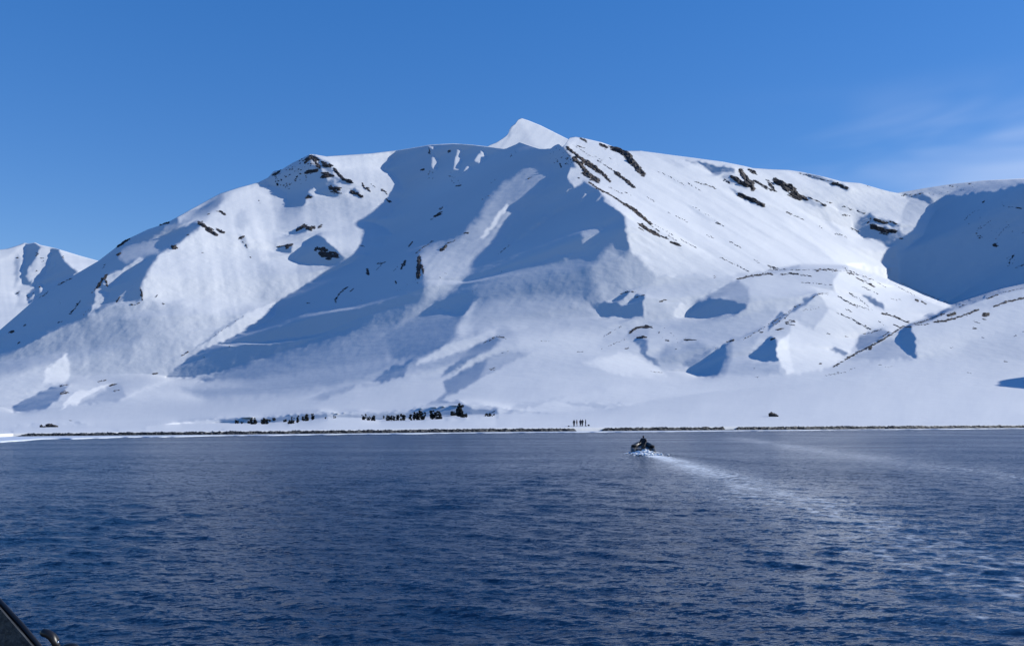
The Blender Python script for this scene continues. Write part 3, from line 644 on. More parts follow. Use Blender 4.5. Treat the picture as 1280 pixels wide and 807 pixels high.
# ------------------------------------------------------------------ rock breaking through the snow
ROCKS = [
 (kA, [(850, 100), (880, 80), (930, 45)], 3, 1), (kA, [(845, 165), (865, 155)], 2.5, 1), (kA, [(740, 260), (760, 230)], 1.5, .8), (kA, [(700, 400), (740, 340), (770, 310)], 2.5, .9), (kA, [(760, 340), (775, 390)], 2, .8),
 (kA, [(1010, 400), (1020, 440), (1025, 490)], 2, .9), (kA, [(840, 500), (860, 470)], 2, 1), (kA, [(420, 380), (470, 355), (520, 335)], 1.5, .5), (kA, [(500, 590), (530, 560), (580, 490)], 2, .8), (kA, [(660, 450), (700, 390)], 1.5, .8),
 (kA, [(80, 720), (95, 715)], 2.5, 1), (kA, [(170, 680), (185, 670)], 1.5, 1), (kA, [(410, 660), (440, 640)], 1, .6), (kA, [(280, 480), (350, 430)], 1, .5), (kA, [(930, 520), (960, 525), (1000, 505)], 1.5, .6), (kA, [(1120, 470), (1135, 450)], 1.2, .8), (kA, [(1240, 105), (1268, 115)], 3, 1), (kA, [(600, 600), (650, 540)], 1, .5),
 (kB, [(85, 30), (95, 20)], 2, 1), (kB, [(130, 110), (140, 95)], 1.5, 1), (kB, [(430, 420), (490, 405)], 1.2, .9), (kB, [(430, 475), (490, 460)], 1.8, 1), (kB, [(710, 385), (760, 375)], 1.5, 1), (kB, [(790, 415), (840, 402)], 1.8, 1), (kB, [(820, 447), (860, 445)], 1.5, 1), (kB, [(1100, 328), (1135, 325)], 1.5, 1), (kB, [(500, 665), (515, 665)], 1.0, 1),
 (kC, [(0, 575), (60, 565)], 3, .9), (kC, [(280, 565), (310, 585), (350, 620), (400, 650)], 4, 1), (kC, [(410, 615), (460, 640)], 2.5, 1), (kC, [(405, 480), (415, 485)], 1.5, 1), (kC, [(430, 485), (470, 510)], 2.5, 1), (kC, [(90, 750), (110, 740)], 2.5, 1), (kC, [(190, 660), (210, 650)], 1.2, 1), (kC, [(340, 510), (360, 500)], 1.2, 1), (kC, [(570, 680), (600, 670)], 2.5, .9), (kC, [(590, 700), (630, 745)], 1.5, .6), (kC, [(715, 410), (720, 430)], 1.5, .8), (kC, [(300, 780), (310, 780)], 1, 1),
 (kC, [(820, 225), (860, 200)], 3, .9), (kC, [(1050, 110), (1090, 90), (1150, 170)], 3, .9), (kC, [(1060, 210), (1130, 190)], 3, .9), (kC, [(1170, 150), (1230, 165)], 2.5, .8), (kC, [(1170, 240), (1230, 230)], 3, .9), (kC, [(1225, 310), (1268, 340)], 2.5, .9), (kC, [(1050, 390), (1090, 380)], 2.5, .8), (kC, [(830, 260), (850, 300)], 2, .8),
 (kC, [(990, 615), (1040, 590), (1080, 610)], 3.5, 1), (kC, [(1090, 605), (1110, 600)], 3, 1), (kC, [(1140, 600), (1160, 595)], 2, 1), (kC, [(845, 745), (900, 730)], 2, .9), (kC, [(910, 740), (950, 725)], 3, .9), (kC, [(1120, 750), (1200, 770)], 2.5, .9), (kC, [(1150, 790), (1230, 790)], 3, .9),
 (kD, [(1110, 15), (1180, 35)], 2, .8), (kD, [(1160, 50), (1240, 60)], 4, 1), (kD, [(650, 62), (655, 68)], 1.5, 1), (kD, [(15, 400), (30, 405)], 1.5, 1), (kD, [(1060, 400), (1080, 395)], 1, 1), (kD, [(495, 708), (500, 710)], 1, 1), (kD, [(305, 790), (330, 780)], 1, 1), (kD, [(1262, 370), (1268, 390)], 2, 1), (kD, [(340, 665), (450, 585), (600, 490)], .5, .35), (kD, [(150, 780), (210, 740)], .8, .6),
 (kE, [(10, 190), (60, 150), (100, 170)], 3, .9), (kE, [(20, 260), (80, 250)], 3, .9), (kE, [(130, 190), (190, 220)], 3, .9), (kE, [(140, 270), (210, 290)], 3, .9), (kE, [(180, 375), (260, 380)], 2.5, .8), (kE, [(190, 400), (270, 412)], 2, .8), (kE, [(215, 240), (280, 310), (340, 330)], 3, 1), (kE, [(340, 395), (420, 440)], 3, .9), (kE, [(420, 340), (430, 370), (475, 395)], 2.2, .9), (kE, [(480, 345), (515, 370)], 1, .7), (kE, [(555, 380), (600, 415)], 1.8, .9), (kE, [(585, 450), (630, 480)], 2, .9), (kE, [(0, 640), (40, 670)], 3, .9), (kE, [(40, 660), (75, 665)], 2.5, .9), (kE, [(110, 650), (130, 640)], 2, .9), (kE, [(20, 440), (50, 445)], 2, .9),
 (kE, [(900, 90), (910, 130)], 2, .9), (kE, [(1040, 120), (1055, 100)], 1.8, .9), (kE, [(850, 245), (865, 240)], 2, 1), (kE, [(1030, 280), (1080, 300)], 1.5, .7), (kE, [(1095, 360), (1135, 355)], 2, .9), (kE, [(860, 175), (865, 180)], 1, 1), (kE, [(940, 580), (985, 560)], 2.5, .9), (kE, [(980, 530), (1000, 510)], 2, .9), (kE, [(910, 605), (930, 595)], 1, .8),
 (kF, [(640, 45), (665, 15)], 2, 1), (kF, [(690, 95), (760, 40), (820, 5)], 1.5, .8), (kF, [(870, 75), (910, 40)], 3, .9), (kF, [(910, 30), (970, 5)], 1.2, .8), (kF, [(415, 170), (470, 160)], 2.2, .9), (kF, [(340, 210), (350, 245)], 3, .9), (kF, [(405, 220), (440, 180)], 1.2, .8), (kF, [(585, 205), (615, 150)], 2.5, .9), (kF, [(530, 225), (560, 190)], 1, .8), (kF, [(715, 125), (712, 180), (705, 270)], 4.5, 1), (kF, [(735, 180), (745, 240)], 2.5, .8), (kF, [(700, 300), (706, 312)], 1.5, 1), (kF, [(545, 300), (548, 315)], 2, 1), (kF, [(110, 440), (135, 390), (190, 340)], 2.2, .9), (kF, [(215, 370), (240, 350)], 1.2, .8), (kF, [(295, 430), (298, 433)], 1, 1), (kF, [(290, 40), (320, 48)], 1.5, .8), (kF, [(860, 265), (870, 275)], 1, 1), (kF, [(900, 235), (910, 240)], 1, 1), (kF, [(0, 60), (50, 70)], 2.5, .9), (kF, [(10, 100), (120, 115)], 4, 1), (kF, [(1100, 370), (1140, 345)], .6, .6),
 (kH, [(1170, 170), (1268, 128)], 1.2, .6), (kH, [(1220, 355), (1268, 340)], 1, .8),
 (kI, [(740, 255), (800, 300), (860, 350), (940, 390), (1000, 450), (1050, 500)], 3.2, 1, 1), (kI, [(790, 330), (840, 380), (900, 450), (970, 495)], 4.5, 1, 1), (kI, [(850, 350), (920, 400), (980, 440)], 3, .9, 1), (kI, [(860, 440), (960, 500)], 4, 1, 1), (kI, [(900, 505), (980, 560), (1060, 600), (1150, 660), (1230, 720), (1268, 750)], 2.2, 1, 1), (kI, [(840, 190), (880, 210)], 2.5, 1), (kI, [(980, 235), (1030, 255)], 3, 1), (kI, [(1070, 260), (1130, 280), (1190, 340), (1268, 430)], 6, 1), (kI, [(1090, 440), (1150, 480), (1220, 540)], 3, 1, 1), (kI, [(960, 350), (1060, 410), (1100, 450)], 1.2, .8, 1), (kI, [(780, 235), (830, 265), (900, 310), (1000, 345)], .8, .7, 1), (kI, [(810, 240), (870, 260)], 1.5, .8, 1), (kI, [(1040, 540), (1140, 590)], 1, .8, 1), (kI, [(340, 300), (330, 330)], 1.5, .8), (kI, [(365, 280), (375, 300)], 1, .8), (kI, [(460, 485), (490, 465)], 1.2, .8), (kI, [(690, 370), (700, 395)], 2, 1), (kI, [(180, 520), (235, 480)], 1, .6), (kI, [(820, 475), (830, 480)], 1.5, 1), (kI, [(130, 630), (190, 600)], .8, .5), (kI, [(1050, 330), (1060, 335)], 1, 1),
 (kJ, [(240, 275), (330, 210)], 1.2, .6), (kJ, [(255, 415), (280, 395)], .8, .8), (kJ, [(0, 125), (30, 120)], 2, .9), (kJ, [(1130, 560), (1180, 545)], 1.2, .9), (kJ, [(1210, 545), (1240, 548)], 1.2, .9),
 (kK, [(90, 130), (130, 120), (190, 128)], 1.5, .9), (kK, [(160, 240), (200, 228)], 1, .8), (kK, [(75, 358), (110, 345)], 1.2, .8), (kK, [(895, 115), (1020, 42)], .7, .5), (kK, [(1080, 90), (1110, 60), (1200, 40), (1240, 50)], 2.2, .9), (kK, [(1130, 125), (1200, 125)], 2.2, .9), (kK, [(1060, 205), (1070, 195)], 1.5, 1), (kK, [(870, 210), (1060, 130)], .6, .4), (kK, [(700, 228), (740, 228)], .6, .6), (kK, [(30, 690), (110, 655)], 1.2, .8), (kK, [(435, 148), (500, 152)], .5, .4),
 (kL, [(0, 110), (40, 160), (90, 220), (140, 275)], 6, 1), (kL, [(0, 310), (40, 340), (70, 365)], 3, 1), (kL, [(0, 490), (60, 520), (120, 570), (190, 635)], 3.2, 1, 1), (kL, [(115, 640), (180, 680), (250, 715)], 3.2, 1, 1), (kL, [(190, 640), (260, 690)], 1.2, .8), (kL, [(270, 720), (310, 740)], 2, 1), (kL, [(340, 765), (395, 785)], 2.5, 1), (kL, [(320, 720), (380, 755)], 1, .8), (kL, [(410, 745), (520, 805)], 1.2, .8), (kL, [(210, 630), (360, 720)], .8, .6), (kL, [(0, 405), (50, 425)], 1, .7), (kL, [(160, 435), (220, 475)], 1.2, .8), (kL, [(310, 540), (330, 560)], 1.2, .8), (kL, [(370, 570), (460, 625)], 1, .7), (kL, [(240, 250), (340, 300), (440, 355)], .6, .4), (kL, [(510, 330), (600, 355), (665, 380)], 1.8, .8), (kL, [(460, 340), (560, 400)], .8, .5), (kL, [(490, 505), (600, 570), (740, 665)], .8, .5), (kL, [(670, 628), (695, 638)], 2, 1), (kL, [(600, 715), (650, 740)], 1.2, .8), (kL, [(760, 760), (840, 805)], 1.5, .9),
 (kL, [(840, 250), (870, 290), (900, 340), (930, 380)], 6, 1), (kL, [(780, 295), (840, 340), (900, 360)], 4, .9), (kL, [(720, 310), (760, 335)], 2, .8), (kL, [(830, 420), (900, 450), (960, 480), (1005, 498)], 4, 1), (kL, [(895, 240), (950, 270)], 2.5, .9), (kL, [(940, 320), (1030, 375)], 2.5, .9), (kL, [(1050, 380), (1095, 400)], 2, .9), (kL, [(1090, 315), (1150, 350), (1225, 385)], 5.5, 1), (kL, [(1030, 315), (1080, 350)], 2, .8), (kL, [(1200, 415), (1268, 450)], 4, 1), (kL, [(1180, 425), (1235, 455)], 1.5, .8), (kL, [(1170, 545), (1210, 565)], 1.5, .9), (kL, [(1230, 575), (1268, 585)], 1, .8),
 (kO, [(50, 150), (110, 185), (190, 210)], 5, 1), (kO, [(190, 245), (270, 275)], 4, 1), (kO, [(0, 160), (50, 225)], 2.5, .8), (kO, [(290, 265), (420, 330)], 2, .7), (kO, [(420, 300), (470, 312)], 1.5, .8), (kO, [(130, 375), (170, 390)], 1.5, .9), (kO, [(190, 400), (270, 435)], 1, .7), (kO, [(230, 98), (440, 150)], .9, .6), (kO, [(470, 165), (570, 205)], 2.5, 1), (kO, [(770, 430), (860, 455)], 2.5, 1), (kO, [(880, 440), (960, 475)], 1.8, .8), (kO, [(745, 480), (820, 505), (915, 515)], 3.5, 1), (kO, [(800, 525), (870, 535)], 2, .8), (kO, [(950, 565), (970, 567)], 2, 1), (kO, [(720, 455), (740, 425)], 1.5, .8), (kO, [(520, 330), (700, 385)], 1, .5), (kO, [(540, 395), (600, 405)], 1.2, .7), (kO, [(600, 490), (660, 520)], 1.2, .7), (kO, [(480, 530), (570, 555)], .9, .7), (kO, [(370, 475), (395, 488)], .8, .8), (kO, [(710, 180), (730, 200)], 1, .8), (kO, [(970, 255), (1110, 240)], 1, .5), (kO, [(0, 760), (70, 790)], 1.5, .8), (kO, [(340, 795), (610, 800)], 1.0, .5),
 (kP, [(0, 10), (75, 38)], 1.2, .8), (kP, [(0, 45), (330, 42)], .7, .4), (kP, [(0, 70), (30, 70)], 1.5, 1), (kP, [(90, 72), (180, 70), (300, 85)], 1.8, .8), (kP, [(345, 50), (400, 35), (500, 45)], 2, .8), (kP, [(540, 28), (640, 70), (750, 110)], 1.2, .7), (kP, [(570, 60), (620, 75)], 2, .9), (kP, [(640, 100), (770, 165)], 2, .8), (kP, [(680, 160), (790, 215)], .9, .7), (kP, [(780, 125), (850, 170)], .6, .6), (kP, [(910, 150), (1060, 230)], .8, .6), (kP, [(1065, 255), (1080, 265)], 3, 1), (kP, [(1105, 268), (1140, 290)], 2.2, 1), (kP, [(875, 245), (960, 265)], 1, .5), (kP, [(320, 245), (360, 212), (440, 210)], 1.5, .8), (kP, [(500, 230), (580, 275), (650, 310)], 1.3, .8), (kP, [(590, 210), (680, 270), (750, 330)], 1.2, .7), (kP, [(620, 290), (740, 330)], .7, .6), (kP, [(490, 345), (620, 405), (745, 470)], 1.2, .8), (kP, [(650, 425), (665, 432)], 2, 1), (kP, [(560, 320), (600, 345)], 1, .7), (kP, [(820, 350), (910, 380), (1025, 425)], 1.6, .9), (kP, [(905, 435), (950, 455)], 1.6, .9), (kP, [(470, 740), (640, 640), (780, 570), (880, 510), (960, 455), (1030, 450)], 1.8, 1), (kP, [(730, 610), (745, 600)], 2.5, 1), (kP, [(690, 505), (820, 470)], 1, .8), (kP, [(830, 520), (870, 490)], 1.5, .9), (kP, [(1060, 435), (1170, 395), (1268, 355)], 1.5, .9), (kP, [(1070, 440), (1160, 432)], 1.2, .8), (kP, [(1180, 415), (1268, 408)], 1.2, .8), (kP, [(420, 500), (445, 505)], 1.5, .9), (kP, [(365, 720), (385, 715)], 2.2, 1), (kP, [(555, 520), (570, 522)], 1, 1), (kP, [(790, 405), (840, 440)], .8, .6), (kP, [(70, 470), (100, 468)], 2, 1), (kP, [(20, 540), (50, 535)], 2, 1), (kP, [(130, 430), (190, 440)], 1.5, .8), (kP, [(140, 410), (200, 405)], 1, .8), (kP, [(40, 440), (110, 400), (160, 350)], 1, .6), (kP, [(240, 340), (370, 315)], .8, .5), (kP, [(240, 130), (470, 150)], .8, .4), (kP, [(400, 805), (560, 775)], 1, .6),
 (kR, [(460, 320), (580, 285), (700, 240)], 1.5, .9), (kR, [(720, 255), (770, 240)], 3, 1), (kR, [(620, 300), (700, 295), (830, 255), (940, 212)], 2, 1), (kR, [(1050, 190), (1150, 155), (1268, 130)], 2, 1), (kR, [(800, 195), (860, 170)], 1.2, .9), (kR, [(1000, 135), (1080, 105)], 2, .9), (kR, [(1090, 95), (1268, 55)], 1, .7), (kR, [(980, 250), (1010, 245)], 4, 1), (kR, [(970, 280), (985, 283)], 2, 1), (kR, [(900, 348), (920, 350)], 1.8, 1), (kR, [(900, 292), (950, 310)], 1, .8), (kR, [(1200, 400), (1268, 375)], 1, .7), (kR, [(740, 483), (755, 485)], 1, 1), (kR, [(960, 412), (980, 415)], 1, 1), (kR, [(1120, 585), (1150, 587)], .8, 1), (kR, [(860, 668), (890, 670)], .8, .8), (kR, [(0, 655), (60, 620)], 1, .6), (kR, [(270, 630), (340, 618)], .7, .6), (kR, [(215, 610), (245, 612)], .8, .8),
 (kQ, [(390, 200), (430, 185)], 1.2, .8), (kQ, [(460, 205), (540, 180)], 1, .6), (kQ, [(730, 135), (760, 130)], 1, .8), (kQ, [(860, 120), (880, 118)], 1, .8), (kQ, [(715, 180), (730, 200)], 1, .8), (kQ, [(970, 250), (985, 235)], 1.5, .9), (kQ, [(845, 370), (880, 330), (950, 300)], 1, .6), (kQ, [(870, 400), (875, 405)], 1, 1), (kQ, [(930, 450), (935, 490), (970, 510)], 1.5, .8), (kQ, [(940, 440), (1030, 380)], .9, .5), (kQ, [(1050, 555), (1070, 560)], 3, 1), (kQ, [(1100, 250), (1130, 280)], 1.3, .8), (kQ, [(1160, 280), (1268, 290)], 1.3, .5), (kQ, [(1080, 490), (1130, 430), (1200, 425)], .8, .5), (kQ, [(1160, 690), (1170, 660), (1200, 620)], 1.8, .8), (kQ, [(1210, 715), (1268, 700)], 1, .6), (kQ, [(1220, 490), (1260, 470)], .9, .6), (kQ, [(1000, 660), (1005, 665)], 1, .8),
 (kM, [(0, 260), (90, 255)], 1, .7), (kM, [(80, 300), (145, 280)], 1.5, .9), (kM, [(255, 330), (290, 315), (310, 320)], 2, .9), (kM, [(640, 152), (665, 150)], 1.2, 1), (kM, [(820, 165), (900, 145), (1060, 125)], 2, 1), (kM, [(1060, 105), (1110, 95)], 1, .8), (kM, [(1125, 128), (1268, 130)], 1.5, .7), (kM, [(690, 8), (830, 75), (905, 115)], .9, .7), (kM, [(935, 25), (980, 50)], 1, .8), (kM, [(1060, 70), (1105, 95)], 1.5, .9), (kM, [(1110, 95), (1268, 100)], .8, .5), (kM, [(40, 555), (90, 520), (190, 510)], 2.2, .9), (kM, [(100, 590), (150, 580)], 2.2, .9), (kM, [(300, 605), (325, 610)], 1.5, .9), (kM, [(430, 600), (510, 605)], 1.8, .9), (kM, [(660, 665), (680, 660)], 1, .9), (kM, [(740, 620), (790, 603)], 1.5, .9), (kM, [(860, 600), (1000, 520), (1100, 460), (1268, 345)], 1.2, .6), (kM, [(980, 548), (1000, 545)], 1.5, 1), (kM, [(1110, 528), (1135, 525)], 2, 1), (kM, [(1060, 600), (1085, 592)], 2, 1), (kM, [(1160, 480), (1230, 470)], 1.8, .8), (kM, [(250, 555), (255, 550)], 1.2, 1), (kM, [(330, 550), (340, 555)], 1, 1), (kM, [(10, 665), (30, 660)], 1.5, .9), (kM, [(370, 670), (385, 668)], 1, .9),
 (kN, [(80, 370), (160, 378)], .8, .8), (kN, [(830, 410), (855, 410)], .6, .8), (kN, [(820, 345), (830, 345)], 1, 1),
]
SPECKS = [(kC, [(820, 215), (900, 150), (1060, 85), (1110, 90), (1160, 130), (1130, 200), (1030, 280), (930, 330), (850, 300)], 150, 1.3), (kE, [(880, 240), (960, 240), (930, 330), (890, 320)], 12, .9), (kI, [(600, 300), (700, 240), (770, 320), (780, 380), (640, 370)], 55, 1.1),
          (kE, [(1020, 260), (1140, 260), (1140, 360), (1060, 330)], 12, .9), (kF, [(530, 290), (720, 280), (640, 400), (560, 390)], 14, .7), (kA, [(560, 300), (700, 240), (600, 500), (380, 560), (280, 640)], 26, .7), (kQ, [(840, 300), (1060, 380), (1130, 560), (960, 520)], 26, .8), (kQ, [(1140, 640), (1268, 600), (1268, 710), (1150, 710)], 22, .9), (kQ, [(900, 350), (1268, 380), (1268, 520), (1040, 440)], 24, .7), (kM, [(240, 510), (340, 520), (420, 620), (280, 640)], 14, .7), (kQ, [(380, 190), (620, 150), (900, 110), (900, 150), (620, 210)], 30, .7)]

ICO_V, ICO_F = [], []
def _ico():
    b = bmesh.new(); bmesh.ops.create_icosphere(b, subdivisions=1, radius=1.0)
    b.verts.ensure_lookup_table()
    v = np.array([tuple(x.co) for x in b.verts]); f = np.array([[x.index for x in fc.verts] for fc in b.faces]); b.free()
    return v, f
ICO_V, ICO_F = _ico()
rr_ = np.random.default_rng(3)

def shard(P0, tv, nv, la, lb, lc):
    """one angular block of rock: half-lengths along the ledge, across it and out of the snow"""
    bv = tv.cross(nv); M = np.array([tv, bv, nv]).T
    v = ICO_V * (1 + rr_.uniform(-0.35, 0.35, (len(ICO_V), 1)))
    v = np.sign(v) * np.abs(v) ** 0.75 * np.array([la, lb, lc])
    return v @ M.T + np.array(P0)

class Field:
    """positions and slopes of the mountain sheet, looked up by photograph position"""
    def __call__(self, px, py):
        X = np.array([[px - 1, px, px + 1, px, px]], float); Y = np.array([[py, py, py, py - 1, py + 1]], float)
        d = np.exp(L_main(X, Y))[0]
        q = [pt(X[0, i], Y[0, i], d[i]) for i in range(5)]
        n = (q[2] - q[0]).cross(q[3] - q[4]); n.normalize()
        return q[1], n, d[1]
at = Field()

def build_rock(name, parts, mat, parent):
    V = np.concatenate(parts); nb = len(parts); k = len(ICO_V)
    Fc = np.concatenate([ICO_F + i * k for i in range(nb)])
    return link_mesh(name, V, Fc, mat, parent, smooth=False)

def rock_field():
    Xp, Yp, off, shp = SHEETS['mountain']
    R = np.zeros_like(Xp); xs = Xp[0]
    for e in ROCKS:
        o, pts, wid, dens = e[:4]; q = crop(o, pts); w_ = wid * 0.62 + 0.35
        for (ax, ay), (bx, by) in zip(q[:-1], q[1:]):
            c0, c1 = np.searchsorted(xs, min(ax, bx) - 3 * w_), np.searchsorted(xs, max(ax, bx) + 3 * w_)
            if c1 <= c0: continue
            x, y = Xp[:, c0:c1], Yp[:, c0:c1]
            ex, ey = bx - ax, by - ay; t = np.clip(((x - ax) * ex + (y - ay) * ey) / (ex * ex + ey * ey + 1e-9), 0, 1)
            d2 = (x - ax - t * ex) ** 2 + (y - ay - t * ey) ** 2
            R[:, c0:c1] = np.maximum(R[:, c0:c1], (0.35 + 0.5 * min(wid, 3) / 3) * dens * np.exp(-d2 / (w_ * w_)))
    for o, poly, n, wid in SPECKS:
        k = np.zeros_like(R); paint(k, Xp, Yp, crop(o, poly), 0.36, 3.0); R = np.maximum(R, k)
    full = np.zeros(shp[:2], np.float32); full[off:off + R.shape[0]] = R
    mountain.data.attributes.new('rock', 'FLOAT', 'POINT').data.foreach_set('value', full.ravel())
rock_field()
streaks = {0: [], 1: []}
for e in ROCKS:
    o, pts, wid, dens = e[:4]; wid = wid * 1.08 + (0.3 if wid > 2 else 0.55); warm = e[4] if len(e) > 4 else 0
    q = crop(o, pts); parts = []
    for (ax, ay), (bx, by) in zip(q[:-1], q[1:]):
        ln = math.hypot(bx - ax, by - ay); step = max(0.55, wid * 0.42)
        n = max(1, int(ln / step * (0.9 + 2.4 * (wid > 2.8))))
        for i in range(n):
            if rr_.random() > dens * (0.93 if wid > 1.4 else 0.85): continue
            t = (i + rr_.random()) / n
            x, y = ax + (bx - ax) * t + rr_.normal() * wid * 0.22, ay + (by - ay) * t + rr_.normal() * wid * 0.30
            sk = float(np.interp(x, SKY_MAIN[:, 0], SKY_MAIN[:, 1]))
            if y < sk + 0.3: y = sk + 0.3
            p0, nn, d = at(x, y)
            dx, dy = (bx - ax) / max(ln, .01), (by - ay) / max(ln, .01)
            p1, _, _ = at(x + dx, y + dy)
            tv = p1 - p0
            tv = tv - nn * tv.dot(nn)
            if tv.length < 1e-3: continue
            tv.normalize()
            m = d / F
            s = wid * rr_.uniform(0.22, 0.95) * m
            parts.append(shard(p0 - nn * s * 0.1, tv, nn, s * rr_.uniform(0.7, 1.6), s * rr_.uniform(0.3, 0.7), s * rr_.uniform(0.3, 0.62)))
    if not parts: continue
    if wid >= 2.4: build_rock('rock_outcrop', parts, ROCK_WARM if warm else ROCK, mountain)
    else: streaks[warm] += parts
for o, poly, n, wid in SPECKS:
    q = np.array(crop(o, poly)); got = 0
    while got < n:
        x, y = rr_.uniform(q[:, 0].min(), q[:, 0].max()), rr_.uniform(q[:, 1].min(), q[:, 1].max())
        ins = False
        for (ax, ay), (bx, by) in zip(q, np.roll(q, -1, 0)):
            if (ay > y) != (by > y) and x < (bx - ax) * (y - ay) / (by - ay) + ax: ins = not ins
        got += 1
        if not ins: continue
        y = max(y, float(np.interp(x, SKY_MAIN[:, 0], SKY_MAIN[:, 1])) + 0.4)
        p0, nn, d = at(x, y); m = d / F; s = wid * rr_.uniform(0.4, 1.4) * m
        tv = Vector((1, 0, rr_.uniform(-0.6, 0.6))); tv = tv - nn * tv.dot(nn); tv.normalize()
        streaks[0].append(shard(p0, tv, nn, s * 0.8, s * 0.6, s * 0.5))
for k, m_ in ((0, ROCK), (1, ROCK_WARM)):
    if streaks[k]: tag(build_rock('rock_streaks', streaks[k], m_, mountain), kind='stuff')

# rocks on the mountain far left
fp = []
for x0, y0, w0 in [(130, 185, 2), (270, 150, 1.5), (300, 190, 1.5), (260, 285, 1.5), (455, 180, 1.5), (130, 440, 2), (200, 470, 2), (285, 400, 2), (240, 440, 1.2), (310, 210, 1), (430, 375, 2), (265, 165, 2)]:
    x, y = crop(kS, [(x0, y0)])[0]
    for i in range(4):
        xx, yy = x + rr_.normal() * w0 * .5, y + rr_.normal() * w0 * .5
        d = float(np.exp(L0_far(np.array([[xx]]), np.array([[yy]])) + resample(D_F, G_F, np.array([[xx]]), np.array([[yy]])))[0, 0])
        s = w0 * 0.55 * d / F
        fp.append(shard(pt(xx, yy, d), Vector((1, 0, 0)), Vector((0, -0.8, 0.6)), s, s * .6, s * .5))
tag(build_rock('rock_streaks', fp, ROCK, far_mountain), kind='stuff')

# ------------------------------------------------------------------ loose boulders
def boulder(name, px, py, wpx, hpx, label, seed, group=None, lumps=3):
    r = np.random.default_rng(seed)
    p0, nn, d = at(px, py); m = d / F
    parts = []
    for i in range(lumps):
        dx = (i / max(lumps - 1, 1) - 0.5) * wpx * 0.62
        h = hpx * (1.0 - 0.5 * i / max(lumps - 1, 1)) * r.uniform(0.85, 1.0); w = wpx * r.uniform(0.30, 0.42)
        v = ICO_V * (1 + r.uniform(-0.28, 0.28, (len(ICO_V), 1))); v = np.sign(v) * np.abs(v) ** 0.8
        parts.append(v * np.array([w, w * 0.9, h * 0.85]) * m + np.array([dx * m, r.normal() * 0.3 * m, h * 0.25 * m]))
    o = build_rock(name, parts, ROCK, None)
    o.location = p0
    return tag(o, label, 'rock', group)
boulder('boulder', 967.5, 520.3, 10, 5.0, 'lone dark boulder standing by itself on the wide snow plain', 5)
boulder('boulder', 65, 533.6, 11, 5.5, 'broad dark rock pile on the snow behind the left end of the ledge', 8, lumps=4)
boulder('boulder', 54, 533.8, 7, 3.2, 'low rock beside the broad rock pile behind the ledge', 9, lumps=2)
# ------------------------------------------------------------------ shrubs along the bank
BARK = plain_mat('bark', (0.035, 0.030, 0.028), 0.9, 0.3, 3.0)
TWIG = plain_mat('dark_foliage', (0.030, 0.034, 0.034), 0.9, 0.45, 1.2)
def make_shrub(px, py, wpx, hpx, label, seed):
    r = np.random.default_rng(seed)
    p0, nn, d = at(px, py); m = d / F
    H, W = hpx * m, wpx * m
    root = empty('shrub', p0)
    # stems
    V, Fc = [], []; tips = []
    ns = int(r.integers(4, 7)) + int(W / H > 1.2) * 3
    for s in range(ns):
        a = r.uniform(0, 2 * math.pi); b0 = np.array([math.cos(a), math.sin(a), 0]) * W * 0.22 * r.random()
        b0[0] += (s / max(ns - 1, 1) - 0.5) * W * 0.55
        tip = b0 + np.array([r.normal() * W * 0.13, r.normal() * W * 0.13, H * r.uniform(0.6, 1.0)])
        pts = [b0 - np.array([0, 0, 0.3]), b0 * 0.6 + tip * 0.4 + r.normal(0, 0.03 * H, 3), tip]
        for i, q in enumerate(pts):
            rad = 0.022 * H * (1 - 0.42 * i)
            for k in range(5): V.append(q + np.array([math.cos(k * 1.2566), math.sin(k * 1.2566), 0]) * rad)
        base = len(V) - 15
        for i in range(2):
            for k in range(5):
                Fc.append((base + i * 5 + k, base + i * 5 + (k + 1) % 5, base + i * 5 + 5 + (k + 1) % 5, base + i * 5 + 5 + k))
        tips.append((b0, tip))
    link_mesh('stem', V, Fc, BARK, root, smooth=True)
    # foliage: leaf-sized blades spread through a few uneven clumps
    LV, LF = [], []
    for b0, tip in tips:
        for c in range(5):
            t = r.uniform(0.12, 1.0); cc = b0 * (1 - t) + tip * t + r.normal(0, 1, 3) * np.array([W * 0.07, W * 0.07, H * 0.04])
            cr = min(W, H) * r.uniform(0.10, 0.2) * (1.15 - 0.5 * t)
            for l in range(95):
                dv = r.normal(size=3); dv /= np.linalg.norm(dv); q = cc + dv * cr * r.random() ** 0.4
                if q[2] < 0.0: q[2] = abs(q[2]) * 0.3
                u = r.normal(size=3); u /= np.linalg.norm(u); w = np.cross(u, r.normal(size=3)); w /= np.linalg.norm(w) + 1e-6
                sz = 0.07 * H * r.uniform(0.6, 1.4)
                k = len(LV); LV += [q - u * sz - w * sz * .45, q + u * sz - w * sz * .3, q + u * sz * 0.6 + w * sz * .5]; LF.append((k, k + 1, k + 2))
    link_mesh('foliage', np.array(LV), np.array(LF), TWIG, root, smooth=False)
    tag(root, label, 'shrub', 'dark shrubs on the bank behind the snow berm')
    return root
LBL_S, LBL_M, LBL_L = 'small dark shrub', 'bushy dark shrub', 'slim upright dark shrub'
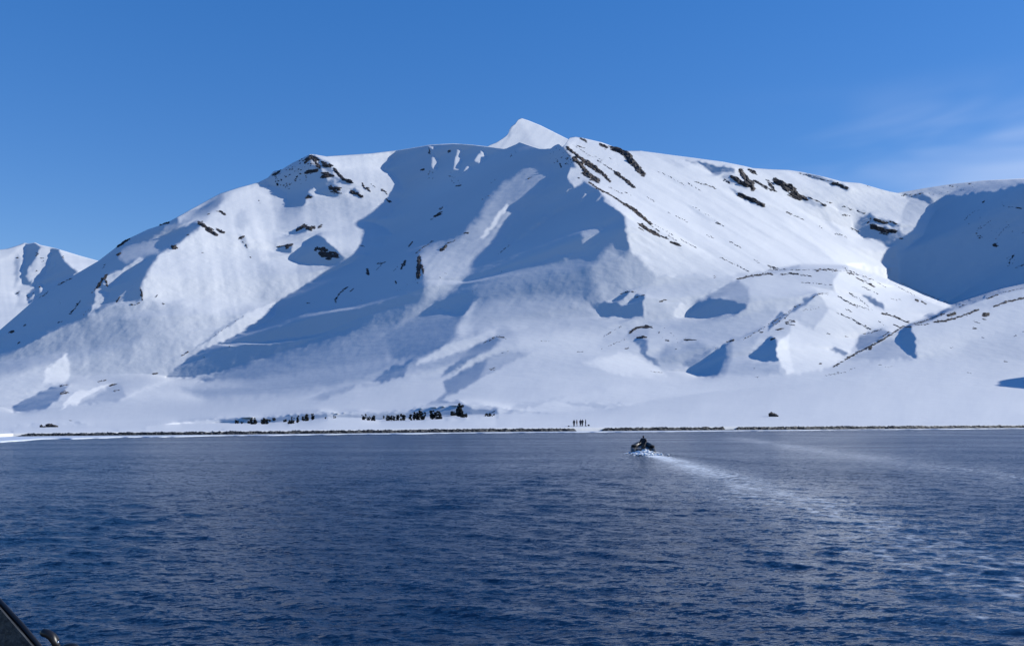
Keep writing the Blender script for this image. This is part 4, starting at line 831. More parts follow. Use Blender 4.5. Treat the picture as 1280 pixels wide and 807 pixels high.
SHRUBS = [(kG, 555, 745, 22, 25, LBL_S), (kG, 590, 746, 16, 20, LBL_S), (kG, 640, 745, 14, 22, LBL_S), (kG, 676, 750, 46, 46, LBL_M), (kG, 752, 749, 52, 40, LBL_M), (kG, 825, 722, 26, 20, LBL_S), (kG, 900, 733, 28, 22, LBL_S), (kG, 945, 746, 36, 42, LBL_M),
          (kG, 993, 738, 17, 52, LBL_L), (kG, 1045, 727, 52, 48, LBL_M), (kG, 1103, 718, 22, 40, LBL_L), (kH, 40, 710, 12, 14, LBL_S), (kH, 105, 706, 20, 18, LBL_S), (kH, 320, 718, 32, 34, LBL_M), (kH, 350, 722, 30, 28, LBL_S), (kH, 385, 724, 28, 38, LBL_M),
          (kH, 460, 708, 13, 22, LBL_L), (kH, 490, 724, 32, 44, LBL_M), (kH, 520, 725, 32, 38, LBL_M), (kH, 560, 721, 22, 48, LBL_L), (kH, 595, 722, 42, 48, LBL_M), (kH, 672, 720, 46, 60, LBL_M), (kH, 708, 718, 42, 64, LBL_M), (kH, 738, 718, 34, 60, LBL_M),
          (kH, 810, 714, 36, 54, LBL_M), (kH, 850, 712, 56, 58, LBL_M), (kH, 962, 688, 52, 36, 'low spreading shrub on the left foot of the tallest shrub'), (kH, 1010, 694, 52, 92, 'tallest and fullest dark shrub at the right end of the bank'), (kH, 1040, 700, 46, 26, 'low dark bush on the right foot of the tallest shrub'), (kH, 1215, 692, 62, 24, 'flat sprawling bush on the bank beyond the tallest shrub')]
ORD = 'first second third fourth fifth sixth seventh eighth ninth tenth eleventh twelfth thirteenth fourteenth fifteenth sixteenth seventeenth eighteenth nineteenth twentieth'.split()
ORD += ['twenty-' + w for w in ORD[:9]] + ['thirtieth']
main_row = [e for e in SHRUBS if e[5] in (LBL_S, LBL_M, LBL_L)]
for i, (o, x, y, w_, h_, lb) in enumerate(SHRUBS):
    q = crop(o, [(x, y)])[0]
    if lb in (LBL_S, LBL_M, LBL_L):
        k = len(main_row) - 1 - main_row.index(SHRUBS[i])
        lb = lb + ' on the shaded bank, ' + ORD[k] + ' along the row from the tallest shrub'
    make_shrub(q[0], q[1], 1.12 * w_ / CROP, 1.12 * h_ / CROP, lb, 100 + i)

# ------------------------------------------------------------------ people
SUIT = plain_mat('dark_suit', (0.020, 0.022, 0.030), 0.8, 0.3, 6.0)
SUIT_B = plain_mat('navy_suit', (0.018, 0.026, 0.055), 0.8, 0.3, 6.0)
SUIT_R = plain_mat('brown_suit', (0.055, 0.028, 0.022), 0.8, 0.3, 6.0)
CAP = plain_mat('wool_cap', (0.015, 0.015, 0.018), 0.95, 0.3, 20.0)
SKIN = plain_mat('skin', (0.45, 0.28, 0.21), 0.6, 0.1, 10.0)
PACK = plain_mat('pack_cloth', (0.035, 0.02, 0.02), 0.8, 0.3, 10.0)
def skin_mesh(joints, edges, radii, subdiv=2):
    me = bpy.data.meshes.new('tmp'); me.from_pydata(joints, edges, [])
    o = bpy.data.objects.new('tmp', me); col.objects.link(o)
    o.modifiers.new('s', 'SKIN'); o.modifiers.new('d', 'SUBSURF').levels = subdiv
    for v, r in zip(me.skin_vertices[0].data, radii): v.radius = r if isinstance(r, tuple) else (r, r)
    me.skin_vertices[0].data[0].use_root = True
    dg = bpy.context.evaluated_depsgraph_get()
    out = bpy.data.meshes.new_from_object(o.evaluated_get(dg))
    bpy.data.objects.remove(o); bpy.data.meshes.remove(me)
    for p in out.polygons: p.use_smooth = True
    return out

def make_person(name, loc, rz, label, suit, pose, pack=False, group=None, lean=0.0, h=1.78, bulk=1.2):
    """standing figure facing +Y: pelvis, spine, neck, head; arms with hands and fingers; legs with boots"""
    J, E, R = [], [], []
    def add(p, r, parent=None):
        k = bulk if p[2] < 1.48 else 1.0
        J.append(p); R.append((r[0] * k, r[1] * k) if isinstance(r, tuple) else r * k)
        if parent is not None: E.append((parent, len(J) - 1))
        return len(J) - 1
    pel = add((0, 0, 0.95), (0.17, 0.13))
    sp = add((0, 0.01 + lean * 0.4, 1.15), (0.16, 0.115), pel); ch = add((0, lean * 0.8, 1.36), (0.19, 0.13), sp)
    nk = add((0, lean, 1.50), 0.06, ch); hd = add((0, lean + 0.02, 1.60), (0.082, 0.095), nk); tp = add((0, lean + 0.02, 1.72), (0.07, 0.085), hd)
    hands = []
    for s in (-1, 1):
        hip = add((s * 0.10, 0, 0.88), 0.105, pel)
        kx, ky = pose.get('knee%d' % s, (0.11, 0.03)); fx, fy = pose.get('foot%d' % s, (0.13, 0.0))
        kn = add((s * kx, ky, 0.50), 0.075, hip); an = add((s * fx, fy, 0.10), 0.055, kn); add((s * (fx + 0.01), fy + 0.16, 0.045), (0.05, 0.045), an)
        sh = add((s * 0.20, lean * 0.9, 1.42), 0.075, ch)
        ex, ey, ez = pose.get('elbow%d' % s, (0.27, 0.0, 1.16)); wx, wy, wz = pose.get('hand%d' % s, (0.26, 0.10, 0.92))
        el = add((s * ex, lean * 0.9 + ey, ez), 0.055, sh); wr = add((s * wx, lean * 0.9 + wy, wz), 0.04, el)
        d = Vector((s * (wx - ex), wy - ey, wz - ez)).normalized(); hands.append((Vector((s * wx, lean * 0.9 + wy, wz)), d, s))
        add(tuple(Vector(J[wr]) + d * 0.06), (0.042, 0.03), wr)
    root = empty(name, loc, rz); root.scale = (h / 1.78,) * 3
    body = bpy.data.objects.new('body', skin_mesh(J, E, R)); col.objects.link(body); body.parent = root; body.data.materials.append(suit)
    # gloved fingers, curled
    for P0, d, s in hands:
        side = d.cross(Vector((0, 0, 1)));
        if side.length < 0.1: side = Vector((1, 0, 0))
        side.normalize(); nrm = side.cross(d)
        JJ, EE, RR = [tuple(P0 + d * 0.05)], [], [0.022]
        for k, ln in enumerate((0.062, 0.072, 0.068, 0.052)):
            b_ = P0 + d * 0.085 + side * (k - 1.5) * 0.021
            i0 = len(JJ); JJ += [tuple(b_), tuple(b_ + d * ln * 0.6 - nrm * 0.012), tuple(b_ + d * ln - nrm * 0.035)]; RR += [0.010, 0.009, 0.008]; EE += [(0, i0), (i0, i0 + 1), (i0 + 1, i0 + 2)]
        i0 = len(JJ); t0 = P0 + d * 0.045 + side * 0.03 * s; JJ += [tuple(t0), tuple(t0 + side * 0.02 * s + d * 0.03), tuple(t0 + side * 0.018 * s + d * 0.055 - nrm * 0.012)]; RR += [0.012, 0.010, 0.009]; EE += [(0, i0), (i0, i0 + 1), (i0 + 1, i0 + 2)]
        hm = skin_mesh(JJ, EE, RR, 1); ho = bpy.data.objects.new('glove', hm); col.objects.link(ho); ho.parent = root; hm.materials.append(CAP)
    # face and cap
    b = bmesh.new(); bmesh.ops.create_uvsphere(b, u_segments=14, v_segments=10, radius=1.0)
    for v in b.verts:
        x, y, z = v.co
        f = 1.0 + (0.18 if (abs(x) < 0.25 and y > 0.75 and abs(z) < 0.2) else 0) - (0.06 if (0.2 < abs(x) < 0.6 and y > 0.6 and 0.05 < z < 0.35) else 0)
        v.co = (x * 0.078 * f, lean + 0.03 + y * 0.098 * f, 1.635 + z * 0.118)
    me = bpy.data.meshes.new('face'); b.to_mesh(me); b.free(); me.materials.append(SKIN)
    for p in me.polygons: p.use_smooth = True
    fo = bpy.data.objects.new('face', me); col.objects.link(fo); fo.parent = root
    b = bmesh.new(); bmesh.ops.create_uvsphere(b, u_segments=16, v_segments=10, radius=1.0)
    for v in b.verts:
        x, y, z = v.co
        drop = -0.75 if y < 0.25 else -0.1
        z = max(z, drop); v.co = (x * 0.098, lean + 0.015 + y * 0.115, 1.655 + z * 0.125)
    me = bpy.data.meshes.new('hood'); b.to_mesh(me); b.free(); me.materials.append(CAP)
    for p in me.polygons: p.use_smooth = True
    ho = bpy.data.objects.new('hood', me); col.objects.link(ho); ho.parent = root
    if pack:
        b = bmesh.new(); bmesh.ops.create_cube(b, size=1.0); bmesh.ops.bevel(b, geom=b.edges[:], offset=0.18, segments=3, affect='EDGES')
        for v in b.verts: v.co = (v.co.x * 0.30, lean * 0.7 - 0.22 + v.co.y * 0.17, 1.24 + v.co.z * 0.5)
        me = bpy.data.meshes.new('backpack'); b.to_mesh(me); b.free(); me.materials.append(PACK)
        po = bpy.data.objects.new('backpack', me); col.objects.link(po); po.parent = root
    tag(root, label, 'person', group)
    return root

GP = 'people standing in a group on the snowy shore'
crowd = [(717.6, 532.9, 2.6, SUIT, {}, True, 1.80, 'person in black with a backpack, outermost of the shore group towards the open snow'),
         (721.2, 532.3, 1.2, SUIT_R, {'elbow1': (0.30, 0.12, 1.18), 'hand1': (0.2, 0.32, 1.22), 'foot-1': (0.16, -0.15)}, False, 1.70, 'person in brown holding one arm out, close beside the one in black'),
         (725.6, 532.6, -2.9, SUIT_B, {}, False, 1.84, 'person in navy standing upright in the middle of the shore group'),
         (728.2, 532.4, 2.2, SUIT, {'elbow-1': (0.30, 0.10, 1.18), 'hand-1': (0.16, 0.25, 1.10)}, True, 1.76, 'person in black with a backpack, shoulder to shoulder with the one in navy'),
         (731.9, 532.7, -1.6, SUIT, {'foot1': (0.14, 0.12), 'foot-1': (0.12, -0.12)}, False, 1.84, 'tall person in black standing apart beside the small black bag')]
for px, py, rz, suit, pose, pk, h, lb in crowd:
    p0, _, _ = at(px, py)
    make_person('person', p0, rz, lb, suit, pose, pk, GP, 0.02, h * 1.06, 1.3)
def soft_bag(name, loc, size, mat, label, rz=0.0, seed=1):
    b = bmesh.new(); bmesh.ops.create_cube(b, size=1.0); bmesh.ops.subdivide_edges(b, edges=b.edges[:], cuts=3, use_grid_fill=True)
    r = random.Random(seed)
    for v in b.verts:
        c = v.co; k = 1.0 / max(1e-6, (abs(c.x * 2) ** 4 + abs(c.y * 2) ** 4 + abs(c.z * 2) ** 4) ** 0.25)
        c = c * k * (1 + r.uniform(-0.05, 0.05))
        v.co = (c.x * size[0], c.y * size[1], (c.z + 0.5) * size[2])
    me = bpy.data.meshes.new(name); b.to_mesh(me); b.free(); me.materials.append(mat)
    for p in me.polygons: p.use_smooth = True
    o = bpy.data.objects.new(name, me); col.objects.link(o); o.location = loc; o.rotation_euler = (0, 0, rz)
    return tag(o, label, 'bag')
p0, _, _ = at(735.8, 532.2); soft_bag('bag', p0, (0.55, 0.35, 0.42), CAP, 'small black bag set down on the snow beside the tall person', 0.3)
p0, _, _ = at(710.8, 532.9); soft_bag('bag', p0, (0.5, 0.3, 0.26), CAP, 'flat dark duffel lying on the snow apart from the shore group', -0.2, 4)

# ------------------------------------------------------------------ inflatable boat with its driver
RUBBER = plain_mat('black_rubber', (0.018, 0.019, 0.022), 0.45, 0.25, 4.0)
GREYP = plain_mat('grey_plastic', (0.18, 0.19, 0.21), 0.5, 0.15, 6.0)
ALU = plain_mat('aluminium', (0.45, 0.46, 0.48), 0.4, 0.1, 6.0, metallic=0.8)
MOTOR = plain_mat('motor_black', (0.010, 0.010, 0.012), 0.35, 0.2, 6.0)
def tube(path, radii, n=14):
    V, Fc = [], []
    for i, p in enumerate(path):
        a = Vector(path[max(i - 1, 0)]); b = Vector(path[min(i + 1, len(path) - 1)]); t = (b - a).normalized()
        up = Vector((0, 0, 1)) if abs(t.z) < 0.95 else Vector((0, 1, 0))
        s = t.cross(up).normalized(); u = s.cross(t)
        for k in range(n):
            an = 2 * math.pi * k / n; V.append(Vector(p) + (s * math.cos(an) + u * math.sin(an)) * radii[i])
    for i in range(len(path) - 1):
        for k in range(n): Fc.append((i * n + k, i * n + (k + 1) % n, (i + 1) * n + (k + 1) % n, (i + 1) * n + k))
    Fc.append(tuple(range(n))[::-1]); Fc.append(tuple(range((len(path) - 1) * n, len(path) * n)))
    return V, Fc
def box_mesh(name, size, loc, mat, parent, bev=0.03, rot=(0, 0, 0)):
    b = bmesh.new(); bmesh.ops.create_cube(b, size=1.0)
    for v in b.verts: v.co = Vector((v.co.x * size[0], v.co.y * size[1], v.co.z * size[2]))
    if bev: bmesh.ops.bevel(b, geom=b.edges[:], offset=min(bev, min(size) * 0.45), segments=3, affect='EDGES')
    me = bpy.data.meshes.new(name); b.to_mesh(me); b.free(); me.materials.append(mat)
    o = bpy.data.objects.new(name, me); col.objects.link(o); o.location = loc; o.rotation_euler = rot
    if parent is not None: o.parent = parent
    return o
BOAT_PX, BOAT_PY = 806.5, 566.0
BY = EYE * F / (BOAT_PY - HOR); BX = (BOAT_PX - CX) / F * BY
boat = empty('inflatable_boat', (BX, BY + 1.6, 0.0), math.radians(-7))
boat.rotation_euler = (math.radians(5.5), 0, math.radians(-7))
HW = 1.08
path, rad = [], []
ctrl = [(-HW, -2.75, 0.30, 0.06), (-HW, -2.45, 0.31, 0.20), (-HW, -2.0, 0.32, 0.27), (-HW, -0.8, 0.33, 0.28), (-HW, 0.6, 0.36, 0.28), (-HW * 0.92, 1.5, 0.44, 0.28), (-HW * 0.62, 2.3, 0.56, 0.27), (-HW * 0.25, 2.75, 0.66, 0.26), (0, 2.85, 0.68, 0.26)]
ctrl = ctrl + [(-x, y, z, r) for x, y, z, r in ctrl[-2::-1]]
for i in range(len(ctrl) - 1):
    for k in range(4):
        t = k / 4.0; a, b = ctrl[i], ctrl[i + 1]
        q = [a[j] * (1 - t) + b[j] * t for j in range(4)]; path.append(q[:3]); rad.append(q[3])
path.append(ctrl[-1][:3]); rad.append(ctrl[-1][3])
for it in range(2):
    path = [path[0]] + [tuple((path[i - 1][j] + 2 * path[i][j] + path[i + 1][j]) / 4 for j in range(3)) for i in range(1, len(path) - 1)] + [path[-1]]
V, Fc = tube(path, rad, 16); hullt = link_mesh('tube', V, Fc, RUBBER, boat)
V, Fc = tube([(p[0] * 1.0 + (0.275 if p[0] > 0 else -0.275) * (1 if abs(p[0]) > 0.5 else 0), p[1] + (0.27 if abs(p[0]) <= 0.6 else 0), p[2] + 0.05) for p in path[8:-8]], [0.022] * len(path[8:-8]), 6); link_mesh('rub_strake', V, Fc, GREYP, hullt)
fl = [(-0.95, -2.2, 0.16), (0.95, -2.2, 0.16), (0.95, 0.9, 0.18), (0.6, 2.0, 0.34), (0, 2.6, 0.5), (-0.6, 2.0, 0.34), (-0.95, 0.9, 0.18)]
fv = fl + [(x, y, z - 0.22 if abs(x) > .3 else z - 0.3) for x, y, z in fl]; n = len(fl)
link_mesh('floor', fv, [tuple(range(n)), tuple(range(n, 2 * n))[::-1]] + [(i, i + n, (i + 1) % n + n, (i + 1) % n) for i in range(n)], GREYP, boat, smooth=False)
box_mesh('transom', (1.66, 0.07, 0.62), (0, -2.12, 0.36), RUBBER, boat, 0.02)
mot = empty('outboard_motor', (0, -2.32, 0.0)); mot.parent = boat
box_mesh('cowling', (0.40, 0.52, 0.50), (0, -0.03, 0.93), MOTOR, mot, 0.12); box_mesh('leg', (0.16, 0.26, 0.9), (0, 0.0, 0.30), MOTOR, mot, 0.05); box_mesh('bracket', (0.30, 0.18, 0.22), (0, 0.13, 0.62), ALU, mot, 0.03)
V, Fc = tube([(0, 0.1, 0.95), (0.02, 0.5, 1.02), (0.05, 0.85, 1.05)], [0.03, 0.025, 0.028], 8); link_mesh('tiller', V, Fc, MOTOR, mot)
box_mesh('fuel_tank', (0.62, 0.45, 0.34), (-0.42, -1.55, 0.36), PACK, boat, 0.06)
for sx in (-1, 1):
    for yy in (-1.4, 0.2, 1.2):
        V, Fc = tube([(sx * 1.12, yy - 0.16, 0.60), (sx * 1.12, yy - 0.12, 0.66), (sx * 1.12, yy + 0.12, 0.67), (sx * 1.12, yy + 0.16, 0.61)], [0.022] * 4, 6); link_mesh('grab_handle', V, Fc, GREYP, boat)
tag(boat, 'black inflatable boat with outboard motor heading for the shore, seen from behind', 'boat')
bpy.context.view_layer.update()
fp_ = boat.matrix_world @ Vector((0.0, -1.45, 0.20))
make_person('person', fp_, math.radians(-7), 'hooded person in dark suit standing at the tiller of the inflatable boat', SUIT, {'elbow-1': (0.33, 0.02, 1.15), 'hand-1': (0.36, 0.12, 1.0), 'elbow1': (0.33, -0.1, 1.14), 'hand1': (0.16, -0.36, 0.98), 'foot-1': (0.17, 0), 'foot1': (0.17, 0)}, False, None, 0.05, 1.84, 1.45)
for (lx, ly, sz, mt, lb, sd) in (((-0.98), 0.2, (0.6, 1.0, 0.3), CAP, 'dark kit bag lashed on the left tube of the inflatable boat', 2), (0.98, -0.1, (0.55, 1.2, 0.3), CAP, 'long black kit bag lying on the right tube of the inflatable boat', 3)):
    q = boat.matrix_world @ Vector((lx, ly, 0.55)); bg = soft_bag('kit_bag', q, sz, mt, lb, math.radians(-7), sd)

# churned water at the stern
FOAM = plain_mat('foam', (0.78, 0.82, 0.86), 0.7, 0.1, 4.0)
parts = []
r = np.random.default_rng(12)
for i in range(260):
    t = r.random() ** 1.6; back = t * 5.0
    lat = r.normal() * (0.45 + back * 0.10)
    q = boat.matrix_world @ Vector((lat, -2.55 - back, 0)); hgt = (0.36 * math.exp(-((lat - 0.25) / 0.8) ** 2) * math.exp(-back / 1.3) + 0.04) * r.uniform(0.3, 1.2)
    s = r.uniform(0.05, 0.20) * (1.2 - 0.6 * t)
    v = ICO_V * (1 + r.uniform(-0.4, 0.4, (len(ICO_V), 1))) * np.array([s * 1.3, s, s * 0.7]); parts.append(v + np.array([q.x, q.y, hgt]))
for sx in (-1, 1):
    for i in range(70):
        t = r.random() ** 1.3; q = boat.matrix_world @ Vector((sx * (1.25 + t * 0.9 + r.normal() * 0.08), -0.6 - t * 4.6, 0)); s = r.uniform(0.04, 0.11) * (1.1 - 0.6 * t)
        v = ICO_V * (1 + r.uniform(-0.4, 0.4, (len(ICO_V), 1))) * np.array([s * 1.4, s * 1.4, s * 0.5]); parts.append(v + np.array([q.x, q.y, 0.05]))
tag(build_rock('wake_foam', parts, FOAM, None), 'white churned foam at the stern of the inflatable boat', 'foam', kind='stuff')

# ------------------------------------------------------------------ the sea
def sea_mat():
    m, nt, n, l, b = new_mat('sea_water')
    b.inputs['Base Color'].default_value = (0.004, 0.020, 0.055, 1)
    b.inputs['Roughness'].default_value = 0.10; b.inputs['IOR'].default_value = 1.333
    geo = n.new('ShaderNodeNewGeometry')
    at_ = n.new('ShaderNodeAttribute'); at_.attribute_name = 'calm'
    fo = n.new('ShaderNodeAttribute'); fo.attribute_name = 'foam'
    tot = None
    rots = ((0.10, 1.8, 4.6, 0.25), (-0.22, 4.6, 11.5, 0.45), (0.30, 11.0, 26.0, 0.34))
    for rz, sx, sy, amp in rots:
        mp = n.new('ShaderNodeMapping'); mp.inputs['Rotation'].default_value = (0, 0, rz); mp.inputs['Scale'].default_value = (sx, sy, 1)
        l.new(geo.outputs['Position'], mp.inputs['Vector'])
        t = n.new('ShaderNodeTexNoise'); t.inputs['Scale'].default_value = 1.0; t.inputs['Detail'].default_value = 3.0; t.inputs['Roughness'].default_value = 0.55
        l.new(mp.outputs[0], t.inputs['Vector'])
        sub = n.new('ShaderNodeVectorMath'); sub.operation = 'SUBTRACT'; sub.inputs[1].default_value = (0.5, 0.5, 0.5); l.new(t.outputs['Color'], sub.inputs[0])
        mul = n.new('ShaderNodeVectorMath'); mul.operation = 'MULTIPLY'; mul.inputs[1].default_value = (amp * 4 * 0.6, amp * 4, 0); l.new(sub.outputs[0], mul.inputs[0])
        if tot is None: tot = mul
        else:
            ad = n.new('ShaderNodeVectorMath'); ad.operation = 'ADD'; l.new(tot.outputs[0], ad.inputs[0]); l.new(mul.outputs[0], ad.inputs[1]); tot = ad
    # gusts: broad lanes of rougher and smoother water
    mp = n.new('ShaderNodeMapping'); mp.inputs['Rotation'].default_value = (0, 0, -0.5); mp.inputs['Scale'].default_value = (0.03, 0.09, 1); l.new(geo.outputs['Position'], mp.inputs['Vector'])
    g = n.new('ShaderNodeTexNoise'); g.inputs['Scale'].default_value = 1.0; g.inputs['Detail'].default_value = 4; l.new(mp.outputs[0], g.inputs['Vector'])
    gr = n.new('ShaderNodeMapRange'); gr.inputs['From Min'].default_value = 0.3; gr.inputs['From Max'].default_value = 0.7; gr.inputs['To Min'].default_value = 0.8; gr.inputs['To Max'].default_value = 1.2; l.new(g.outputs['Fac'], gr.inputs['Value'])
    ca = n.new('ShaderNodeMapRange'); ca.inputs['To Min'].default_value = 1.0; ca.inputs['To Max'].default_value = 0.3; l.new(at_.outputs['Fac'], ca.inputs['Value'])
    mm = n.new('ShaderNodeMath'); mm.operation = 'MULTIPLY'; l.new(gr.outputs[0], mm.inputs[0]); l.new(ca.outputs[0], mm.inputs[1])
    ro = n.new('ShaderNodeMath'); ro.operation = 'MULTIPLY'; ro.inputs[1].default_value = 0.22; l.new(mm.outputs[0], ro.inputs[0]); l.new(ro.outputs[0], b.inputs['Roughness'])
    sc = n.new('ShaderNodeVectorMath'); sc.operation = 'SCALE'; l.new(tot.outputs[0], sc.inputs[0]); l.new(mm.outputs[0], sc.inputs['Scale'])
    ad = n.new('ShaderNodeVectorMath'); ad.operation = 'ADD'; l.new(geo.outputs['Normal'], ad.inputs[0]); l.new(sc.outputs[0], ad.inputs[1])
    nm = n.new('ShaderNodeVectorMath'); nm.operation = 'NORMALIZE'; l.new(ad.outputs[0], nm.inputs[0])
    l.new(nm.outputs[0], b.inputs['Normal'])
    # foam left on the surface
    fn = n.new('ShaderNodeTexNoise'); fn.inputs['Scale'].default_value = 2.2; fn.inputs['Detail'].default_value = 6; l.new(geo.outputs['Position'], fn.inputs['Vector'])
    fa = n.new('ShaderNodeMath'); fa.operation = 'ADD'; l.new(fn.outputs['Fac'], fa.inputs[0]); l.new(fo.outputs['Fac'], fa.inputs[1])
    fr = n.new('ShaderNodeMapRange'); fr.inputs['From Min'].default_value = 0.78; fr.inputs['From Max'].default_value = 1.25; fr.interpolation_type = 'SMOOTHSTEP'; l.new(fa.outputs[0], fr.inputs['Value'])
    df = n.new('ShaderNodeBsdfDiffuse'); df.inputs['Color'].default_value = (0.70, 0.75, 0.80, 1)
    mx = n.new('ShaderNodeMixShader'); l.new(fr.outputs[0], mx.inputs[0]); l.new(b.outputs[0], mx.inputs[1]); l.new(df.outputs[0], mx.inputs[2])
    l.new(mx.outputs[0], n['Material Output'].inputs['Surface'])
    return m

def make_sea():
    cols = np.concatenate([np.linspace(-9000, -400, 20), np.arange(-330, -50, 12.0), np.arange(-50, 1331, 1.7), np.arange(1345, 1650, 12.0), np.linspace(1750, 10000, 20)])
    pys = np.arange(532.2, 850, 0.72)
    Yr = np.concatenate([np.array([-90.0, -40, -15, -5, 0, 4, 8]), (EYE * F / (pys - HOR))[::-1], np.array([420, 600, 1500.0])])
    Yr = Yr[np.concatenate([[True], np.diff(Yr) > 1e-3])]
    Y = np.repeat(Yr[:, None], len(cols), 1); X = (cols[None] - CX) / F * np.maximum(Y, 8)
    Z = np.zeros_like(X); fx = np.zeros_like(X); fy = np.zeros_like(X)
    r = np.random.default_rng(21)
    dY = np.gradient(Yr)[:, None]
    for i in range(90):
        lam = 0.30 * (3.2 / 0.30) ** r.random(); k = 2 * math.pi / lam
        th = r.normal(math.radians(78), math.radians(26)) + (math.pi if r.random() < 0.25 else 0)
        kx, ky = k * math.cos(th), k * math.sin(th)
        amp = 0.0040 * lam ** 0.65
        fade = np.clip(1.6 - 3.2 * dY * abs(math.sin(th)) / lam, 0, 1)      # waves the mesh cannot carry are left to the surface normal
        Z += amp * fade * np.sin(kx * X + ky * Y + r.uniform(0, 6.28))
    near = smooth01(430, 330, Y) * smooth01(2, 10, Y); Z *= near * (0.75 + 0.5 * fbm(X / 25, Y / 25, 2))
    # the boat's wake: arms, calm lane, foam
    bx, by = boat.location.x, boat.location.y - 2.5
    wy = np.array([-20, 10, 24, 27.5, 34, 44, 61, 80, by]); wxp = np.array([11, 11.6, 12.1, 12.25, 12.6, 13.0, 14.1, 14.5, bx]) 
    cx_ = np.interp(Y, wy, wxp); back = by - Y
    lat = X - cx_
    for sgn in (-1, 1):
        dd = sgn * lat - (0.9 + 0.30 * np.clip(back, 0, None))
        Z += 0.13 * np.exp(-(dd / 0.55) ** 2) * smooth01(-1, 1, back) * np.exp(-np.clip(back, 0, None) / 18.0)
        Z -= 0.10 * np.exp(-((dd + 0.95) / 0.5) ** 2) * smooth01(-1, 1, back) * np.exp(-np.clip(back, 0, None) / 18.0)
    wid = 1.0 + 0.075 * np.clip(back, 0, None)
    lane = np.exp(-(lat / wid) ** 2) * smooth01(-1, 2, back)
    streak = fbm(X / 1.3, Y / 5.0, 3)
    foam = lane * (0.75 * np.exp(-np.clip(back, 0, None) / 5.0) + 0.56 * np.exp(-np.clip(back, 0, None) / 110.0)) + 0.12 * lane * streak
    # an older wake further right
    oy = np.array([20, 60, 80, 100, 130, 150, 180.0]); ox = np.array([31, 32.5, 34, 35.0, 38, 40, 44.0])
    l2 = (X - np.interp(Y, oy, ox)); lane2 = np.exp(-(l2 / (2.6 + 0.02 * (180 - np.clip(Y, 0, 180)))) ** 2) * smooth01(185, 150, Y) * smooth01(35, 60, Y)
    foam += 0.31 * lane2 + 0.16 * lane2 * streak
    calm = np.clip(lane * 0.85 + lane2 * 0.5, 0, 1)
    o = link_mesh('sea', np.stack([X, Y, Z], -1).reshape(-1, 3), grid_faces(*X.shape), sea_mat())
    for nm, a in (('foam', foam), ('calm', calm)):
        o.data.attributes.new(nm, 'FLOAT', 'POINT').data.foreach_set('value', a.astype(np.float32).ravel())
    return o
tag(make_sea(), kind='structure')

# ------------------------------------------------------------------ the ship the picture is taken from
SHIP = plain_mat('ship_paint', (0.030, 0.034, 0.040), 0.55, 0.55, 60.0, bump=0.2)
RIM = plain_mat('rim_black', (0.008, 0.008, 0.010), 0.4, 0.2, 20.0)
DECK = plain_mat('deck_wood', (0.20, 0.14, 0.09), 0.7, 0.3, 6.0)
GLINT = plain_mat('bright_steel', (0.7, 0.7, 0.72), 0.15, 0.05, 20.0, metallic=1.0)
ship = empty('ship', (0, -4, 0))
dk = EYE - 1.65
hv = [(-3.2, -9.0, -0.6), (3.2, -9.0, -0.6), (3.0, 3.5, -0.6), (0, 5.6, -0.6), (-3.0, 3.5, -0.6)]
hv2 = [(-3.6, -9.2, dk - 0.06), (3.6, -9.2, dk - 0.06), (3.4, 3.9, dk - 0.06), (0, 6.1, dk - 0.06), (-3.4, 3.9, dk - 0.06)]
link_mesh('hull', hv + hv2, [(0, 1, 2, 3, 4)[::-1]] + [(i, (i + 1) % 5, (i + 1) % 5 + 5, i + 5) for i in range(5)], SHIP, ship, smooth=False)
for k in range(44):
    x0 = -3.3 + k * 0.15; ax = abs(x0 + 0.07); y1 = 3.9 + (3.4 - ax) * 0.62
    box_mesh('deck_plank', (0.145, y1 + 9.0, 0.05), (x0 + 0.075, (y1 - 9.0) / 2, dk - 0.03), DECK, ship, 0)
tag(ship, 'bow deck of the ship the picture is taken from', 'ship')
def near(px, py, d): return pt(px, py, d)
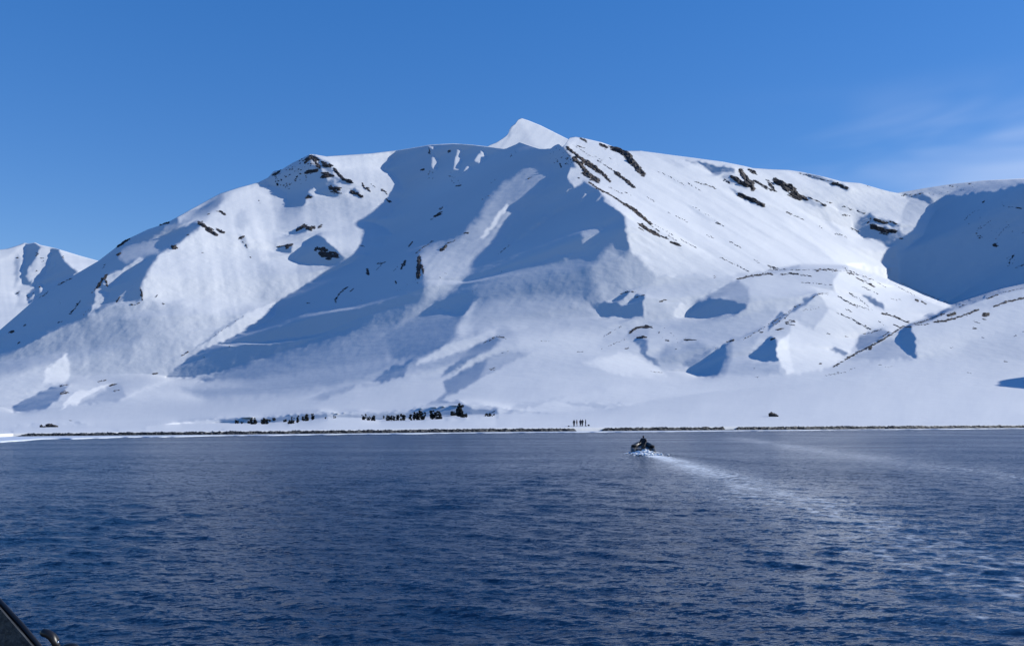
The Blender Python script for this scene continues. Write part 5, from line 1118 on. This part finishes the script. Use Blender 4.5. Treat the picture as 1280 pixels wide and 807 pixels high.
# sloping bulwark plate with a dark rim, cut by the lower left corner of the picture
e0, e1 = near(-60, 692, 1.75), near(110, 887, 1.55)
plate_n = Vector((0.25, -0.95, 0.15)).normalized()
lo0, lo1 = Vector((e0.x - 0.25, e0.y + 0.02, dk)), Vector((e1.x + 0.02, e1.y + 0.02, dk))
pv = [e0, e1, lo1, lo0]; pv = pv + [v - plate_n * 0.02 for v in pv]
bul = empty('bulwark', (lo1.x, lo1.y, dk))
pl = link_mesh('plate', [v - bul.location for v in pv], [(0, 3, 2, 1), (4, 5, 6, 7), (0, 1, 5, 4), (1, 2, 6, 5), (2, 3, 7, 6), (3, 0, 4, 7)], SHIP, bul, smooth=False)
V, Fc = tube([e0 - bul.location - plate_n * 0.02, (e0 + e1) / 2 - bul.location - plate_n * 0.02 + Vector((0.004, 0, 0.004)), e1 - bul.location - plate_n * 0.02], [0.005] * 3, 10); link_mesh('rim', V, Fc, RIM, bul)
tag(bul, 'dark grey sloping metal bulwark plate with black rim at the ship side', 'bulwark')
# black bent handle with a steel collar beside it
D_ = 1.45
hp = [near(51, 790, D_), near(54, 790, D_), near(60, 791.5, D_), near(65, 795, D_), near(68.5, 800, D_), near(70, 807, D_), near(70.5, 822, D_)]
foot = Vector((hp[-1].x, hp[-1].y, dk))
hd_ = empty('bent_handle', foot)
V, Fc = tube([p - foot for p in hp], [0.004, 0.0068, 0.0072, 0.0074, 0.0072, 0.0070, 0.0070], 14); link_mesh('grip', V, Fc, RIM, hd_)
V, Fc = tube([Vector((0, 0, hp[-1].z - foot.z + 0.004)), Vector((0, 0, 0))], [0.011, 0.014], 12); link_mesh('post', V, Fc, RIM, hd_)
q0 = near(72.6, 802.5, D_ - 0.01) - foot; V, Fc = tube([q0 + Vector((0, 0, 0.003)), q0, q0 - Vector((0, 0, 0.004))], [0.0006, 0.0016, 0.0010], 10); link_mesh('steel_pin', V, Fc, GLINT, hd_)
tag(hd_, 'black bent lever handle on a post beside the bulwark plate', 'handle')
kp = near(88, 809.5, D_); kf = Vector((kp.x, kp.y, dk))
kn_ = empty('round_knob', kf)
b = bmesh.new(); bmesh.ops.create_uvsphere(b, u_segments=20, v_segments=12, radius=0.0115)
for v in b.verts: v.co = Vector((v.co.x * 1.25, v.co.y, v.co.z * 0.75)) + (kp - kf)
me = bpy.data.meshes.new('knob'); b.to_mesh(me); b.free(); me.materials.append(RIM)
for p in me.polygons: p.use_smooth = True
ko = bpy.data.objects.new('knob', me); col.objects.link(ko); ko.parent = kn_
V, Fc = tube([kp - kf - Vector((0, 0, 0.004)), Vector((0, 0, 0))], [0.007, 0.010], 12); link_mesh('post', V, Fc, RIM, kn_)
tag(kn_, 'flattened black knob on a short post next to the bent handle', 'knob')
